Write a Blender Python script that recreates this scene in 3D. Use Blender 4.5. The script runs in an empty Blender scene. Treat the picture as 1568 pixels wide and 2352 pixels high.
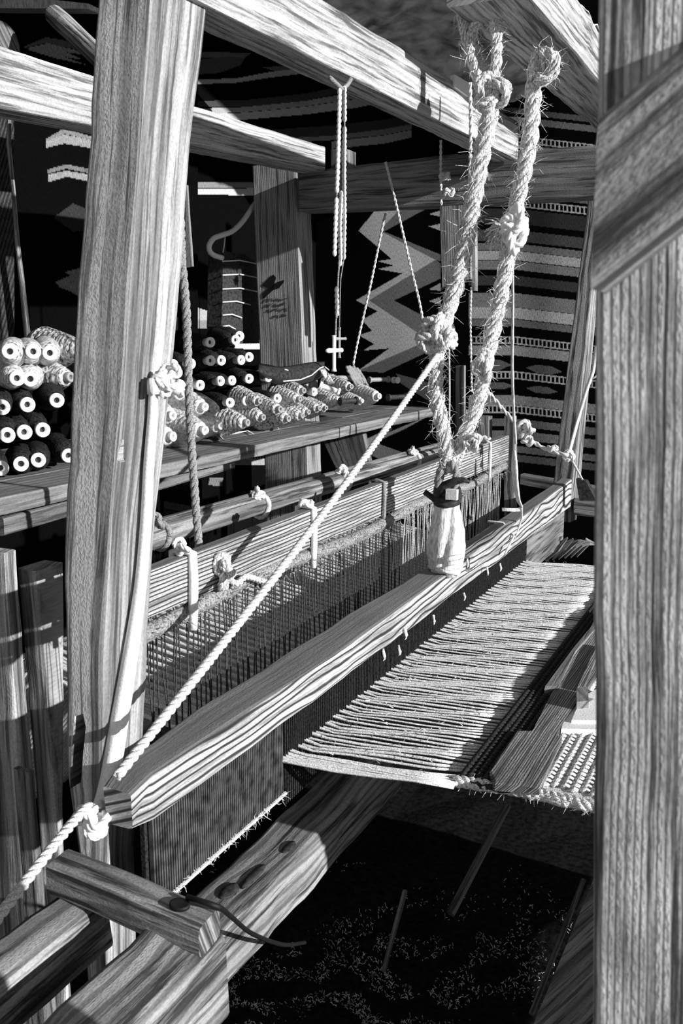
import bpy, bmesh, math, random
import numpy as np
from mathutils import Vector, Matrix, noise as mnoise

rnd = random.Random(7)
SC = bpy.context.scene
COL = SC.collection

# ------------------------------------------------------------------ camera
F = 2145.0; CX = 784.0; CY = 1176.0          # focal length in pixels of the 1568x2352 frame
PITCH = math.atan(416 / F); YAW = math.atan(1066 / math.hypot(F, 416))
CAM = Vector((0, 0, 1.55))
fw = Vector((-math.sin(YAW) * math.cos(PITCH), math.cos(YAW) * math.cos(PITCH), -math.sin(PITCH)))
rt = Vector((math.cos(YAW), math.sin(YAW), 0)); up = rt.cross(fw)
cd = bpy.data.cameras.new('camera'); cam = bpy.data.objects.new('camera', cd); COL.objects.link(cam)
cd.sensor_fit = 'VERTICAL'; cd.sensor_height = 36; cd.sensor_width = 24
cd.lens = F / 2352 * 36
cd.clip_start = 0.05
cam.matrix_world = Matrix(((rt.x, up.x, -fw.x, CAM.x), (rt.y, up.y, -fw.y, CAM.y), (rt.z, up.z, -fw.z, CAM.z), (0, 0, 0, 1)))
cd.dof.use_dof = True; cd.dof.focus_distance = 1.9; cd.dof.aperture_fstop = 22
SC.camera = cam

# ------------------------------------------------------------------ light
w = bpy.data.worlds.new('sky'); SC.world = w; w.use_nodes = True
bg = w.node_tree.nodes['Background']
bg.inputs[0].default_value = (1, 1, 1, 1); bg.inputs[1].default_value = 0.30
sd = bpy.data.lights.new('sun', 'SUN'); sd.energy = 5.8; sd.angle = math.radians(0.6)
sun = bpy.data.objects.new('sun', sd); COL.objects.link(sun)
SUN = Vector((0.95, -0.12, 0.27)).normalized()
sun.rotation_euler = SUN.to_track_quat('Z', 'Y').to_euler()
sun.location = SUN * 6
SC.view_settings.view_transform = 'Standard'; SC.view_settings.look = 'None'
SC.view_settings.gamma = 1; SC.view_settings.exposure = 0
SC.view_settings.use_curve_mapping = False

# ------------------------------------------------------------------ surveying: a picture point on a world plane
def ray(x, y): return fw * F + rt * (x - CX) + up * (CY - y)
def aX(x, y, v): d = ray(x, y); return CAM + d * ((v - CAM.x) / d.x)
def aY(x, y, v): d = ray(x, y); return CAM + d * ((v - CAM.y) / d.y)
def aZ(x, y, v): d = ray(x, y); return CAM + d * ((v - CAM.z) / d.z)

# ------------------------------------------------------------------ objects
WL = {}
def origin_of(vs):
    n = len(vs)
    return Vector((sum(v[0] for v in vs) / n, sum(v[1] for v in vs) / n, min(v[2] for v in vs)))
def thing(name, label, cat, loc=(0, 0, 0), group=None, kind=None):
    o = bpy.data.objects.new(name, None); COL.objects.link(o); o.empty_display_size = .05
    o.location = loc; WL[o.name] = Vector(loc)
    o['label'] = label
    if cat: o['category'] = cat
    if group: o['group'] = group
    if kind: o['kind'] = kind
    return o
def tag(o, label, cat=None, group=None, kind=None):
    o['label'] = label
    if cat: o['category'] = cat
    if group: o['group'] = group
    if kind: o['kind'] = kind
    return o

class MB:
    def __init__(s): s.v = []; s.f = []; s.uv = []
    def loft(s, rings, closed=True, caps=True, uoff=None, smooth=True):
        b = len(s.v); n = len(rings[0]); uo = rnd.random() * 7 if uoff is None else uoff
        us = [0.0]
        for i in range(1, len(rings)):
            us.append(us[-1] + (sum(rings[i], Vector()) / n - sum(rings[i - 1], Vector()) / n).length)
        r0 = rings[len(rings) // 2]; ps = [0.0]
        for j in range(n): ps.append(ps[-1] + (r0[(j + 1) % n] - r0[j]).length)
        for r in rings: s.v.extend(r)
        m = n if closed else n - 1
        for i in range(len(rings) - 1):
            for j in range(m):
                k = (j + 1) % n
                s.f.append((b + i * n + j, b + i * n + k, b + (i + 1) * n + k, b + (i + 1) * n + j))
                s.uv.append(((us[i] + uo, ps[j]), (us[i] + uo, ps[j + 1]), (us[i + 1] + uo, ps[j + 1]), (us[i + 1] + uo, ps[j])))
        if caps and closed:
            for i, rev in ((0, True), (len(rings) - 1, False)):
                idx = [b + i * n + j for j in range(n)]
                c = sum(rings[i], Vector()) / n
                e1 = (rings[i][1] - rings[i][0]).normalized(); nn = (rings[i][n // 2] - rings[i][0]).cross(e1)
                e2 = nn.cross(e1).normalized() if nn.length > 1e-9 else Vector((0, 0, 1))
                uvs = [(3 + (p - c).dot(e1) * 0.4, (p - c).dot(e2) + 0.2) for p in rings[i]]
                if rev: idx = idx[::-1]; uvs = uvs[::-1]
                s.f.append(tuple(idx)); s.uv.append(tuple(uvs))
    def tube(s, pts, r, sides=6, caps=True, flat=1.0):
        pts = [Vector(p) for p in pts]; rings = []; nrm = None
        for i, p in enumerate(pts):
            t = (pts[min(i + 1, len(pts) - 1)] - pts[max(i - 1, 0)])
            t = t.normalized() if t.length > 1e-9 else Vector((0, 0, 1))
            if nrm is None: nrm = t.orthogonal().normalized()
            nrm = (nrm - t * nrm.dot(t)); nrm = nrm.normalized() if nrm.length > 1e-6 else t.orthogonal().normalized()
            bn = t.cross(nrm); rr = r[i] if isinstance(r, (list, tuple)) else r
            rings.append([p + (nrm * math.cos(a) * flat + bn * math.sin(a)) * rr for a in [2 * math.pi * k / sides for k in range(sides)]])
        s.loft(rings, True, caps)
    def box(s, lo, hi):
        x0, y0, z0 = lo; x1, y1, z1 = hi
        s.loft([[Vector((x0, y0, z0)), Vector((x1, y0, z0)), Vector((x1, y1, z0)), Vector((x0, y1, z0))],
                [Vector((x0, y0, z1)), Vector((x1, y0, z1)), Vector((x1, y1, z1)), Vector((x0, y1, z1))]])
    def grid(s, P, thick=None):
        """P rows x cols of points; open sheet"""
        b = len(s.v); R = len(P); Cn = len(P[0])
        for r in P: s.v.extend(r)
        W = sum((P[R // 2][j + 1] - P[R // 2][j]).length for j in range(Cn - 1)); H = sum((P[i + 1][0] - P[i][0]).length for i in range(R - 1))
        for i in range(R - 1):
            for j in range(Cn - 1):
                s.f.append((b + i * Cn + j, b + i * Cn + j + 1, b + (i + 1) * Cn + j + 1, b + (i + 1) * Cn + j))
                q = lambda a, c: (W * c / (Cn - 1), H * a / (R - 1))
                s.uv.append((q(i, j), q(i, j + 1), q(i + 1, j + 1), q(i + 1, j)))
    def build(s, name, mat, parent=None, smooth=False, origin=None):
        o0 = Vector(origin) if origin is not None else origin_of(s.v)
        me = bpy.data.meshes.new(name)
        me.from_pydata([tuple(Vector(v) - o0) for v in s.v], [], s.f)
        uvl = me.uv_layers.new(name='UVMap')
        flat = [c for f in s.uv for uv in f for c in uv]
        uvl.data.foreach_set('uv', flat)
        if smooth: me.polygons.foreach_set('use_smooth', [True] * len(me.polygons))
        me.materials.append(mat); me.update()
        o = bpy.data.objects.new(name, me); COL.objects.link(o)
        if parent is not None:
            o.parent = parent; o.location = o0 - WL.get(parent.name, Vector())
        else: o.location = o0
        WL[o.name] = o0
        return o

def recalc(o):
    bm = bmesh.new(); bm.from_mesh(o.data); bmesh.ops.recalc_face_normals(bm, faces=bm.faces); bm.to_mesh(o.data); bm.free(); return o

def copy_tree(o, parent=None):
    c = o.copy(); COL.objects.link(c); c.parent = parent
    for ch in list(o.children): copy_tree(ch, c)
    return c

# ------------------------------------------------------------------ materials
def newmat(name, rough=.8, spec=.2):
    m = bpy.data.materials.new(name); m.use_nodes = True
    nt = m.node_tree; b = nt.nodes['Principled BSDF']
    b.inputs['Roughness'].default_value = rough; b.inputs['Specular IOR Level'].default_value = spec
    return m, nt, b
def N(nt, t, **k):
    n = nt.nodes.new(t)
    for a, v in k.items(): setattr(n, a, v)
    return n
def ramp(nt, stops, interp='LINEAR'):
    n = nt.nodes.new('ShaderNodeValToRGB'); cr = n.color_ramp; cr.interpolation = interp
    while len(cr.elements) < len(stops): cr.elements.new(.5)
    for e, (p, c) in zip(cr.elements, stops): e.position = p; e.color = (c, c, c, 1)
    return n
def mixc(nt, a, b, fac, mode='MULTIPLY'):
    m = N(nt, 'ShaderNodeMix', data_type='RGBA', blend_type=mode)
    L = nt.links
    for sock, val in ((m.inputs['Factor'], fac), (m.inputs['A'], a), (m.inputs['B'], b)):
        if hasattr(val, 'links') or isinstance(val, bpy.types.NodeSocket): L.new(val, sock)
        elif sock.type == 'RGBA': sock.default_value = (val, val, val, 1)
        else: sock.default_value = val
    return m.outputs['Result']
def wood(name, hi=.62, lo=.12, ring=3.0, ringamt=.7, fine=110, fineamt=.6, blotch=.35, bump=.4, distort=5, speck=.25, us=2.2, sharp=0.0, wd=2.5, line=.2, bs=(4, 16)):
    m, nt, b = newmat(name, .75, .25); L = nt.links
    uv = N(nt, 'ShaderNodeUVMap'); oi = N(nt, 'ShaderNodeObjectInfo')
    add = N(nt, 'ShaderNodeVectorMath', operation='ADD'); L.new(uv.outputs[0], add.inputs[0])
    sc = N(nt, 'ShaderNodeVectorMath', operation='SCALE'); sc.inputs['Scale'].default_value = 9
    cmb = N(nt, 'ShaderNodeCombineXYZ'); L.new(oi.outputs['Random'], cmb.inputs[0]); L.new(oi.outputs['Random'], cmb.inputs[2])
    L.new(cmb.outputs[0], sc.inputs[0]); L.new(sc.outputs[0], add.inputs[1])
    def mapped(sx, sy):
        mp = N(nt, 'ShaderNodeMapping'); mp.inputs['Scale'].default_value = (sx, sy, 1); L.new(add.outputs[0], mp.inputs[0]); return mp.outputs[0]
    n1 = N(nt, 'ShaderNodeTexNoise'); n1.inputs['Scale'].default_value = 1; n1.inputs['Detail'].default_value = 6; n1.inputs['Roughness'].default_value = .65
    L.new(mapped(5, fine * 2.2), n1.inputs['Vector'])
    wv = N(nt, 'ShaderNodeTexWave', wave_type='BANDS', bands_direction='Y', wave_profile='SIN')
    wv.inputs['Scale'].default_value = 1; wv.inputs['Distortion'].default_value = distort; wv.inputs['Detail'].default_value = wd
    wv.inputs['Detail Scale'].default_value = .6; wv.inputs['Detail Roughness'].default_value = .45
    L.new(mapped(us, ring * 10), wv.inputs['Vector'])
    n2 = N(nt, 'ShaderNodeTexNoise'); n2.inputs['Scale'].default_value = 1; n2.inputs['Detail'].default_value = 4
    L.new(mapped(*bs), n2.inputs['Vector'])
    n3 = N(nt, 'ShaderNodeTexNoise'); n3.inputs['Scale'].default_value = 1; n3.inputs['Detail'].default_value = 2
    L.new(mapped(260, 520), n3.inputs['Vector'])
    r1 = ramp(nt, [(.34 + sharp, 1 - fineamt), (.56 - sharp, 1)]); L.new(n1.outputs[0], r1.inputs[0])
    r2 = ramp(nt, [(.0, 1 - ringamt), (line, 1 - ringamt * .8), (line * 2.1, 1), (1, 1)]); L.new(wv.outputs['Fac'], r2.inputs[0])
    r3 = ramp(nt, [(.3, 1 - blotch), (.6, 1)]); L.new(n2.outputs[0], r3.inputs[0])
    r4 = ramp(nt, [(.35, 1 - speck), (.6, 1)]); L.new(n3.outputs[0], r4.inputs[0])
    c = mixc(nt, r1.outputs[0], r2.outputs[0], 1.0); c = mixc(nt, c, r3.outputs[0], 1.0); c = mixc(nt, c, r4.outputs[0], 1.0)
    f = mixc(nt, lo, hi, c, 'MIX'); L.new(f, b.inputs['Base Color'])
    bp = N(nt, 'ShaderNodeBump'); bp.inputs['Strength'].default_value = bump; bp.inputs['Distance'].default_value = .003
    L.new(c, bp.inputs['Height']); L.new(bp.outputs[0], b.inputs['Normal'])
    return m
def fibre(name, hi=.75, lo=.3, scale=400, bump=.5, rough=.9, stretch=(1, 1, 1)):
    m, nt, b = newmat(name, rough, .1); L = nt.links
    tc = N(nt, 'ShaderNodeTexCoord'); mp = N(nt, 'ShaderNodeMapping'); mp.inputs['Scale'].default_value = stretch; L.new(tc.outputs['Object'], mp.inputs[0])
    n1 = N(nt, 'ShaderNodeTexNoise'); n1.inputs['Scale'].default_value = scale; n1.inputs['Detail'].default_value = 3; L.new(mp.outputs[0], n1.inputs['Vector'])
    r = ramp(nt, [(.32, lo), (.6, hi)]); L.new(n1.outputs[0], r.inputs[0]); L.new(r.outputs[0], b.inputs['Base Color'])
    bp = N(nt, 'ShaderNodeBump'); bp.inputs['Strength'].default_value = bump; bp.inputs['Distance'].default_value = .002
    L.new(n1.outputs[0], bp.inputs['Height']); L.new(bp.outputs[0], b.inputs['Normal'])
    return m
def woven(name, rib=700, amt=.5, bump=.4):
    m, nt, b = newmat(name, .95, .05); L = nt.links
    at = N(nt, 'ShaderNodeAttribute', attribute_name='weave')
    uv = N(nt, 'ShaderNodeUVMap')
    mp = N(nt, 'ShaderNodeMapping'); mp.inputs['Scale'].default_value = (rib, rib * .12, 1); L.new(uv.outputs[0], mp.inputs[0])
    n1 = N(nt, 'ShaderNodeTexNoise'); n1.inputs['Scale'].default_value = 1; n1.inputs['Detail'].default_value = 3; L.new(mp.outputs[0], n1.inputs['Vector'])
    n2 = N(nt, 'ShaderNodeTexNoise'); n2.inputs['Scale'].default_value = 260; L.new(uv.outputs[0], n2.inputs['Vector'])
    r = ramp(nt, [(.38, 1 - amt), (.58, 1)]); L.new(n1.outputs[0], r.inputs[0])
    r2 = ramp(nt, [(.3, .6), (.6, 1)]); L.new(n2.outputs[0], r2.inputs[0])
    c = mixc(nt, at.outputs['Color'], r.outputs[0], 1.0); c = mixc(nt, c, r2.outputs[0], 1.0); L.new(c, b.inputs['Base Color'])
    bp = N(nt, 'ShaderNodeBump'); bp.inputs['Strength'].default_value = bump; bp.inputs['Distance'].default_value = .003
    L.new(n1.outputs[0], bp.inputs['Height']); L.new(bp.outputs[0], b.inputs['Normal'])
    return m
def plain(name, c, rough=.6, spec=.3):
    m, nt, b = newmat(name, rough, spec); b.inputs['Base Color'].default_value = (c, c, c, 1); return m

W_POST = wood('post_wood', hi=.68, lo=.02, ring=1.0, ringamt=.35, fine=80, fineamt=.7, blotch=.9, distort=6, us=3, sharp=.06, bs=(1.1, 34))
W_BEAM = wood('beam_wood', hi=.70, lo=.02, ring=2.2, ringamt=.25, fine=60, fineamt=.8, blotch=.3, distort=9, us=4, sharp=.05)
W_BOLD = wood('bold_grain_wood', hi=.72, lo=.015, ring=2.4, ringamt=.97, fine=60, fineamt=.6, blotch=.3, distort=14, bump=.8, us=5, wd=2.6, line=.13, sharp=.04)
W_LINE = wood('straight_grain_wood', hi=.66, lo=.02, ring=5.2, ringamt=.95, fine=70, fineamt=.6, blotch=.25, distort=6, bump=.8, us=6, line=.15, wd=3.5, sharp=.04)
W_NOTCH = wood('stretcher_wood', hi=.42, lo=.01, ring=9, ringamt=.9, fine=90, fineamt=.7, blotch=.35, distort=7, bump=1.0, us=8, line=.16, wd=3.5, sharp=.04)
W_TOPSHADE = wood('smooth_top_shade_wood', hi=.26, lo=.06, ring=2, ringamt=.15, fine=90, fineamt=.45, blotch=.3, distort=5, us=3)  # smooth top wood without bold grain, its dimness in shade painted in
W_DARK = wood('dark_wood', hi=.3, lo=.015, ring=1.5, ringamt=.3, fine=50, fineamt=.8, blotch=.5, distort=8, us=4, sharp=.06)
W_REAR = wood('rear_post_wood', hi=.5, lo=.015, ring=5, ringamt=.5, fine=60, fineamt=.75, blotch=.3, distort=3, us=3, sharp=.05)
W_GREY = wood('grey_weathered_wood', hi=.5, lo=.01, ring=1.8, ringamt=.5, fine=45, fineamt=.85, blotch=.7, distort=10, us=5, sharp=.06, bs=(3, 22))
W_FORE = wood('foreground_wood', hi=1.0, lo=.03, ring=9, ringamt=.5, fine=70, fineamt=.85, blotch=.6, distort=6, us=3, sharp=.06, bs=(14, 50), wd=4)
W_BRACE = wood('brace_wood', hi=.5, lo=.02, ring=1.5, ringamt=.3, fine=26, fineamt=.8, blotch=.85, distort=8, us=5, sharp=.06, bs=(6, 20))
W_SHELF = wood('shelf_wood', hi=.32, lo=.03, ring=1.6, ringamt=.3, fine=50, fineamt=.7, blotch=.3, distort=6, us=3, sharp=.03)
M_SISAL = fibre('sisal', 1.0, .2, 500, .9, stretch=(1, 1, .25))
M_CORD = fibre('cord', .9, .3, 900, .5)
M_WHITE = fibre('white_cloth', 1.0, .85, 300, .3)
M_DCORD = fibre('dark_cord', .45, .08, 700, .6)
M_WARP = fibre('warp_thread', 1.0, .45, 500, .4)
M_HED = fibre('heddle_thread', .10, .01, 500, .3)
M_HED_LIT = fibre('lit_heddle_thread', .7, .15, 500, .3)  # paler copy of the heddle thread, paints the far cords as sunlit
M_REED = fibre('reed_wire', .04, .01, 300, .3)
M_REEDD = fibre('dusty_reed', .12, .03, 60, .3)
M_FUZZ = fibre('fuzzy_wool', .4, .08, 300, 1.0)
M_YW = fibre('white_yarn', 1.0, .45, 250, .8)
M_YG = fibre('grey_yarn', .95, .05, 160, 1.0, stretch=(3, 1, 1))
M_YB = fibre('black_yarn', .035, .004, 200, 1.0, rough=.7)
M_RING = plain('tube_card', .95, .6)
M_BORE = plain('tube_bore', .03)
M_TUBE = plain('tube_shaft', .35)
M_BEAD = plain('bead_white', .95, .35, .5)
M_METAL = plain('white_metal', .9, .35, .5)
M_BLACK = plain('black_paint', .01, .6)
M_TEX = woven('woven_textile')
M_LEATHER = fibre('dark_leather', .06, .02, 120, .5, rough=.5)
M_CLOTH = fibre('cotton_wrap', .95, .5, 260, .8, stretch=(1, 1, .3))
M_TARP = fibre('tarp', .95, .25, 14, .6, rough=.5)
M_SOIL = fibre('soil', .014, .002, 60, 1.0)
M_GRASS = fibre('dry_grass', .95, .15, 60, .1)
M_RUG = fibre('wool_rug', 1.0, .3, 500, .8)
M_RUGD = fibre('dark_wool_weft', .06, .008, 500, .8)

# ------------------------------------------------------------------ wooden members
def round_ring(c4, b=.004, jit=0.0, seed=0, t=0.0):
    out = []
    for i in range(4):
        p = c4[i]; a = (c4[i - 1] - p); d = (c4[(i + 1) % 4] - p)
        bb = min(b * (1 + jit * 60 * mnoise.noise(Vector((t * 7, i * 3.1, seed)))), a.length * .3, d.length * .3); bb = max(bb, .0006)
        a.normalize(); d.normalize()
        out += [p + a * bb, p + (a + d) * bb * .29, p + d * bb]
    return out
def member(name, rings4, mat, parent=None, bevel=.004, seg=.03, wob=.0015, seed=None, smooth=False):
    """timber lofted through four-corner sections, edges worn"""
    seed = rnd.random() * 50 if seed is None else seed
    R = []; t = 0
    rings4 = [[Vector(p) for p in r] for r in rings4]
    for a, b in zip(rings4[:-1], rings4[1:]):
        ln = (a[0] - b[0]).length; n = max(1, int(ln / seg))
        for i in range(n): R.append(([a[k].lerp(b[k], i / n) for k in range(4)], t + ln * i / n))
        t += ln
    R.append((rings4[-1], t))
    out = []
    for c4, tt in R:
        c = sum(c4, Vector()) / 4
        c4 = [p + (p - c).normalized() * wob * (mnoise.noise(Vector((tt * 9, k * 5.3, seed))) + .6 * mnoise.noise(Vector((tt * 31, k * 5.3, seed)))) for k, p in enumerate(c4)]
        out.append(round_ring(c4, bevel, .012, seed, tt))
    m = MB(); m.loft(out); return recalc(m.build(name, mat, parent))
def shade_top(o, mat, lim=.8):  # upward faces take the darker wood, so their shade is painted
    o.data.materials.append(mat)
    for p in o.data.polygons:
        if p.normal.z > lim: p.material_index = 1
def ybeam(name, x, thick, y0, y1, z0, z1, mat, parent=None, **k):
    """z0=(bottom,top) at y0, z1 at y1; face at x, body towards -x"""
    r = lambda y, z: [(x, y, z[0]), (x, y, z[1]), (x - thick, y, z[1]), (x - thick, y, z[0])]
    return member(name, [r(y0, z0), r(y1, z1)], mat, parent, **k)
def post3(name, levels, mid_plane, mat, parent=None, **k):
    """levels: (y_px_left,x_left, y_px_mid,x_mid, y_px_right,x_right)"""
    rs = []
    for (ly, l, my, mx, ry, r) in levels:
        B = mid_plane(mx, my); A = aY(l, ly, B.y); Cc = aX(r, ry, B.x)
        A.z = B.z; Cc.z = B.z
        rs.append([A, B, Cc, A + (Cc - B)])
    return member(name, rs, mat, parent, **k)

# ================================================================== SETTING
m = MB()
n = 60
m.grid([[Vector((-4 + 6.5 * j / n, -1 + 8 * i / n, .03 * mnoise.noise(Vector((j * .4, i * .4, 0))) + .01 * mnoise.noise(Vector((j * 1.7, i * 1.7, 3))))) for j in range(n + 1)] for i in range(n + 1)])
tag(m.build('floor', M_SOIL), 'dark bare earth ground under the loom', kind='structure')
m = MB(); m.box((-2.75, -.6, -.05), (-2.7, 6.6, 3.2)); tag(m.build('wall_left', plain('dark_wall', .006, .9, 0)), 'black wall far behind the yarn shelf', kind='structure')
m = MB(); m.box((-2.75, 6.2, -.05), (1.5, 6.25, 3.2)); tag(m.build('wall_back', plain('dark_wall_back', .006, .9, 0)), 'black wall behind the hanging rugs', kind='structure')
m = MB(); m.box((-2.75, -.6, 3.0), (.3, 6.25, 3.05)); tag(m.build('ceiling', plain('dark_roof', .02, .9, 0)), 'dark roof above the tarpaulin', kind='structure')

# ================================================================== LOOM FRAME
loom = thing('loom_frame', 'large weathered timber frame of the handloom with posts, rails and cross beams', 'loom', (-.7, 1.6, 0))
XP = -.68
lv = [(-200, 232, -200, 362, -200, 485), (0, 218, 0, 345, 0, 465), (300, 202, 300, 325, 300, 440), (650, 176, 650, 300, 650, 415), (950, 160, 950, 280, 950, 388), (1200, 150, 1200, 256, 1200, 365),
      (1500, 150, 1500, 238, 1500, 347), (1800, 153, 1800, 232, 1740, 331), (2000, 185, 2000, 228, 1940, 312), (2900, 225, 2900, 262, 2800, 330)]
post = post3('front_post', lv, lambda x, y: aX(x, y, XP), W_POST, loom, bevel=.005, wob=.003)
tag(post, 'leaning thick post at the near left, sunlit right side')
def cut(o, boxes):
    cs = []
    for pts, dep in boxes:
        m = MB(); a = [p + Vector((0, -.02, 0)) for p in pts]; b = [p + Vector((0, dep, 0)) for p in pts]; m.loft([a, b])
        c = recalc(m.build('cutter', M_BLACK)); md = o.modifiers.new('b', 'BOOLEAN'); md.object = c; md.operation = 'DIFFERENCE'; md.solver = 'EXACT'; cs.append(c)
    bpy.context.view_layer.update()
    me = bpy.data.meshes.new_from_object(o.evaluated_get(bpy.context.evaluated_depsgraph_get()))
    o.modifiers.clear(); old = o.data; o.data = me; me.name = 'front_post'
    for c in cs: bpy.data.objects.remove(c)
cut(post, [([aY(x, y, .80) for x, y in [(240, 945), (258, 940), (270, 965), (264, 1070), (248, 1092), (236, 1060)]], .035),
           ([aY(x, y, .775) for x, y in [(172, 1645), (190, 1640), (199, 1670), (196, 1790), (172, 1805)]], .03)])
# rail A behind the post
tag(ybeam('upper_rail', -1.2, .075, .45, 2.36, (1.86, 1.975), (1.972, 2.036), W_BEAM, loom, bevel=.004), 'upper rail running back from the far left to the marked rear post')
tag(ybeam('top_beam', -.67, .062, .93, 2.36, (1.927, 2.012), (1.962, 2.05), W_BEAM, loom, bevel=.003, wob=.002), 'sunlit top beam running back from the leaning front post')
# rear post with marks
rear = member('rear_post', [[aY(597, 1160, 2.40), aY(739, 1160, 2.40), aY(739, 1160, 2.40) + Vector((0, .09, 0)), aY(597, 1160, 2.40) + Vector((0, .09, 0))],
                            [aY(580, 360, 2.40), aY(676, 360, 2.40), aY(676, 360, 2.40) + Vector((0, .09, 0)), aY(580, 360, 2.40) + Vector((0, .09, 0))]], W_REAR, None)
bpy.data.objects.remove(rear)
def rp(y):
    t = (y - 360) / 470
    l = 578 + 19 * t; mm = 676 + 20 * t; r = 710 + 18 * t
    A = aY(l, y, 2.40); B = aY(mm, y, 2.40); Cc = aX(r, y, B.x); Cc.z = B.z; A.z = B.z
    return [A, B, Cc, A + Cc - B]
rear = member('rear_post', [rp(372), rp(560), rp(830), rp(1500)], W_REAR, loom, bevel=.003); tag(rear, 'rear post with a black brush mark and faint handwriting')
# marks on the rear post
def decal(name, polys, yq, parent, mat):
    m = MB()
    for p in polys:
        a = [aY(x, y, yq) for x, y in p]; a2 = [q + Vector((0, .0015, 0)) for q in a]
        m.loft([a, a2])
    return recalc(m.build(name, mat, parent))
X0, Y0, S0 = 450, 450, 4.48
zz = lambda pts: [(X0 + x / S0, Y0 + y / S0) for x, y in pts]
mk = decal('brush_mark', [zz([(795, 810), (820, 840), (790, 960), (745, 975), (690, 1060), (680, 1010), (735, 950), (675, 920), (735, 860)]),
                          zz([(905, 865), (900, 890), (850, 950), (790, 970), (700, 1055), (690, 1045), (780, 925), (840, 885)])], 2.3985, rear, M_BLACK)
m = MB()
for row, (y, x0, x1) in enumerate([(1075, 710, 940), (1130, 712, 935), (1185, 725, 945), (1240, 790, 945)]):
    px = x0; pts = []
    k = 0
    while px < x1:
        pts.append(aY(X0 + px / S0, Y0 + (y - .09 * (px - x0) + rnd.uniform(-22, 22)) / S0, 2.3985)); px += rnd.uniform(6, 13); k += 1
        if k % 9 == 0 and len(pts) > 2:
            m.tube(pts, .0008, 3); pts = []; px += 14
    if len(pts) > 2: m.tube(pts, .0008, 3)
m.build('handwriting', plain('faint_ink', .05), rear)
# cross beam C
def cr(x, y0, y1, yy=2.365):
    a = aY(x, y1, yy); b = aY(x, y0, yy); return [a, b, b + Vector((0, .07, 0)), a + Vector((0, .07, 0))]
c0 = cr(686, 395, 486); c1 = cr(1030, 355, 472); c2 = cr(1372, 332, 452); d = c2[0] - c1[0]
c3 = [p + d * 1.0 for p in c2]
tag(member('cross_beam', [c0, c1, c2, c3], W_DARK, loom, bevel=.006), 'dark cross beam between rear post and far right')
m = MB(); a = aY(797, 345, 2.44); m.box((a.x - .03, 2.40, a.z - .06), (a.x + .012, 2.47, a.z - .002)); recalc(m.build('end_block', W_DARK, loom))
# hanging board behind the thick rope
def vb(name, px4, yq, th, mat, parent, label=None):
    (x0, y0), (x1, y1), (x2, y2), (x3, y3) = px4    # tl tr br bl
    a, b, c_, d_ = [aY(x, y, yq) for x, y in px4]; t = Vector((0, th, 0))
    o = member(name, [[d_, c_, c_ + t, d_ + t], [a, b, b + t, a + t]], mat, parent, bevel=.002)
    if label: tag(o, label)
    return o
vb('hanger_board', [(1009, 474), (1078, 470), (1082, 640), (1014, 660)], 2.36, .02, W_REAR, loom, 'short board hanging from the cross beam')
vb('hanger_board', [(1078, 430), (1090, 430), (1092, 668), (1082, 668)], 2.37, .02, W_REAR, loom)

m = MB(); a = [aX(x, y, -.664) for x, y in [(1046, 172), (1076, 190), (1076, 222), (1046, 200)]]; m.loft([a, [p + Vector((-.012, 0, 0)) for p in a]])
tag(recalc(m.build('pale_wedge', plain('pale_card', .95, .8), loom)), 'small bright wedge on the top beam')
# lower rails
def frail(y0, y1):
    r = lambda y: [(-.632, y, .675), (-.632, y, .762), (-.715, y, .762), (-.715, y, .675)]
    return [r(y0), r(y1)]
lr = member('lower_rail', frail(.80, 1.56), W_GREY, loom, bevel=.006, wob=.004); tag(lr, 'knotty lower rail under the reed')
m = MB()
for (cx_, cy_, rl, rw) in [((1325) / 2, 1752 + 390 / 2, .02, .008), (1165 / 2, 1752 + 520 / 2, .035, .008), (1050 / 2, 1752 + 590 / 2, .022, .012)]:
    c = aZ(cx_, cy_, .762)
    m.loft([[c + Vector((math.cos(a) * rw * s, math.sin(a) * rl * s, h)) for a in [2 * math.pi * k / 14 for k in range(14)]] for s, h in ((1, -.002), (.9, .002), (.5, .003), (.1, .0032))])
recalc(m.build('knot', M_LEATHER, lr, True))
# near lower beam with cut end
def E4(y, zt=.930, x1=-.492, x0=-.57, zb=.83): return [(x1, y, zb), (x1, y, zt), (x0, y, zt + .008), (x0, y, zb)]
tag(member('near_rail', [E4(.2), E4(.5), E4(.735)], W_GREY, loom, bevel=.008, wob=.006), 'thick near rail with sawn end beside the cleat')
tag(member('side_rail', [[(-.645, y, .865), (-.652, y, .925), (-.705, y, .93), (-.705, y, .865)] for y in (.2, .5, .735)], W_GREY, loom, bevel=.008, wob=.005), 'blurred side rail at the lower left edge')
# cross cleat
pts = [aZ(104, 1990, .962), aZ(455, 2134, .962)], [aZ(160, 1945, .965), aZ(505, 2078, .965)]
A0, A1 = pts[0]; B0, B1 = pts[1]; dz = Vector((0, 0, -.036))
cl = member('cleat', [[A0 + dz, B0 + dz, B0, A0], [A1 + dz, B1 + dz, B1, A1]], W_GREY, loom, bevel=.006, wob=.004); tag(cl, 'short worn cleat with a drilled hole across the rails')
c = aZ(412, 1752 + 648 / 2, .966); m = MB()
m.loft([[c + Vector((math.cos(a) * .011 * s, math.sin(a) * .009 * s, h)) for a in [2 * math.pi * k / 16 for k in range(16)]] for s, h in ((1.05, -.003), (1, .0012), (.8, .0005), (.05, -.001))])
recalc(m.build('bolt_hole', M_BLACK, cl, True))
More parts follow.
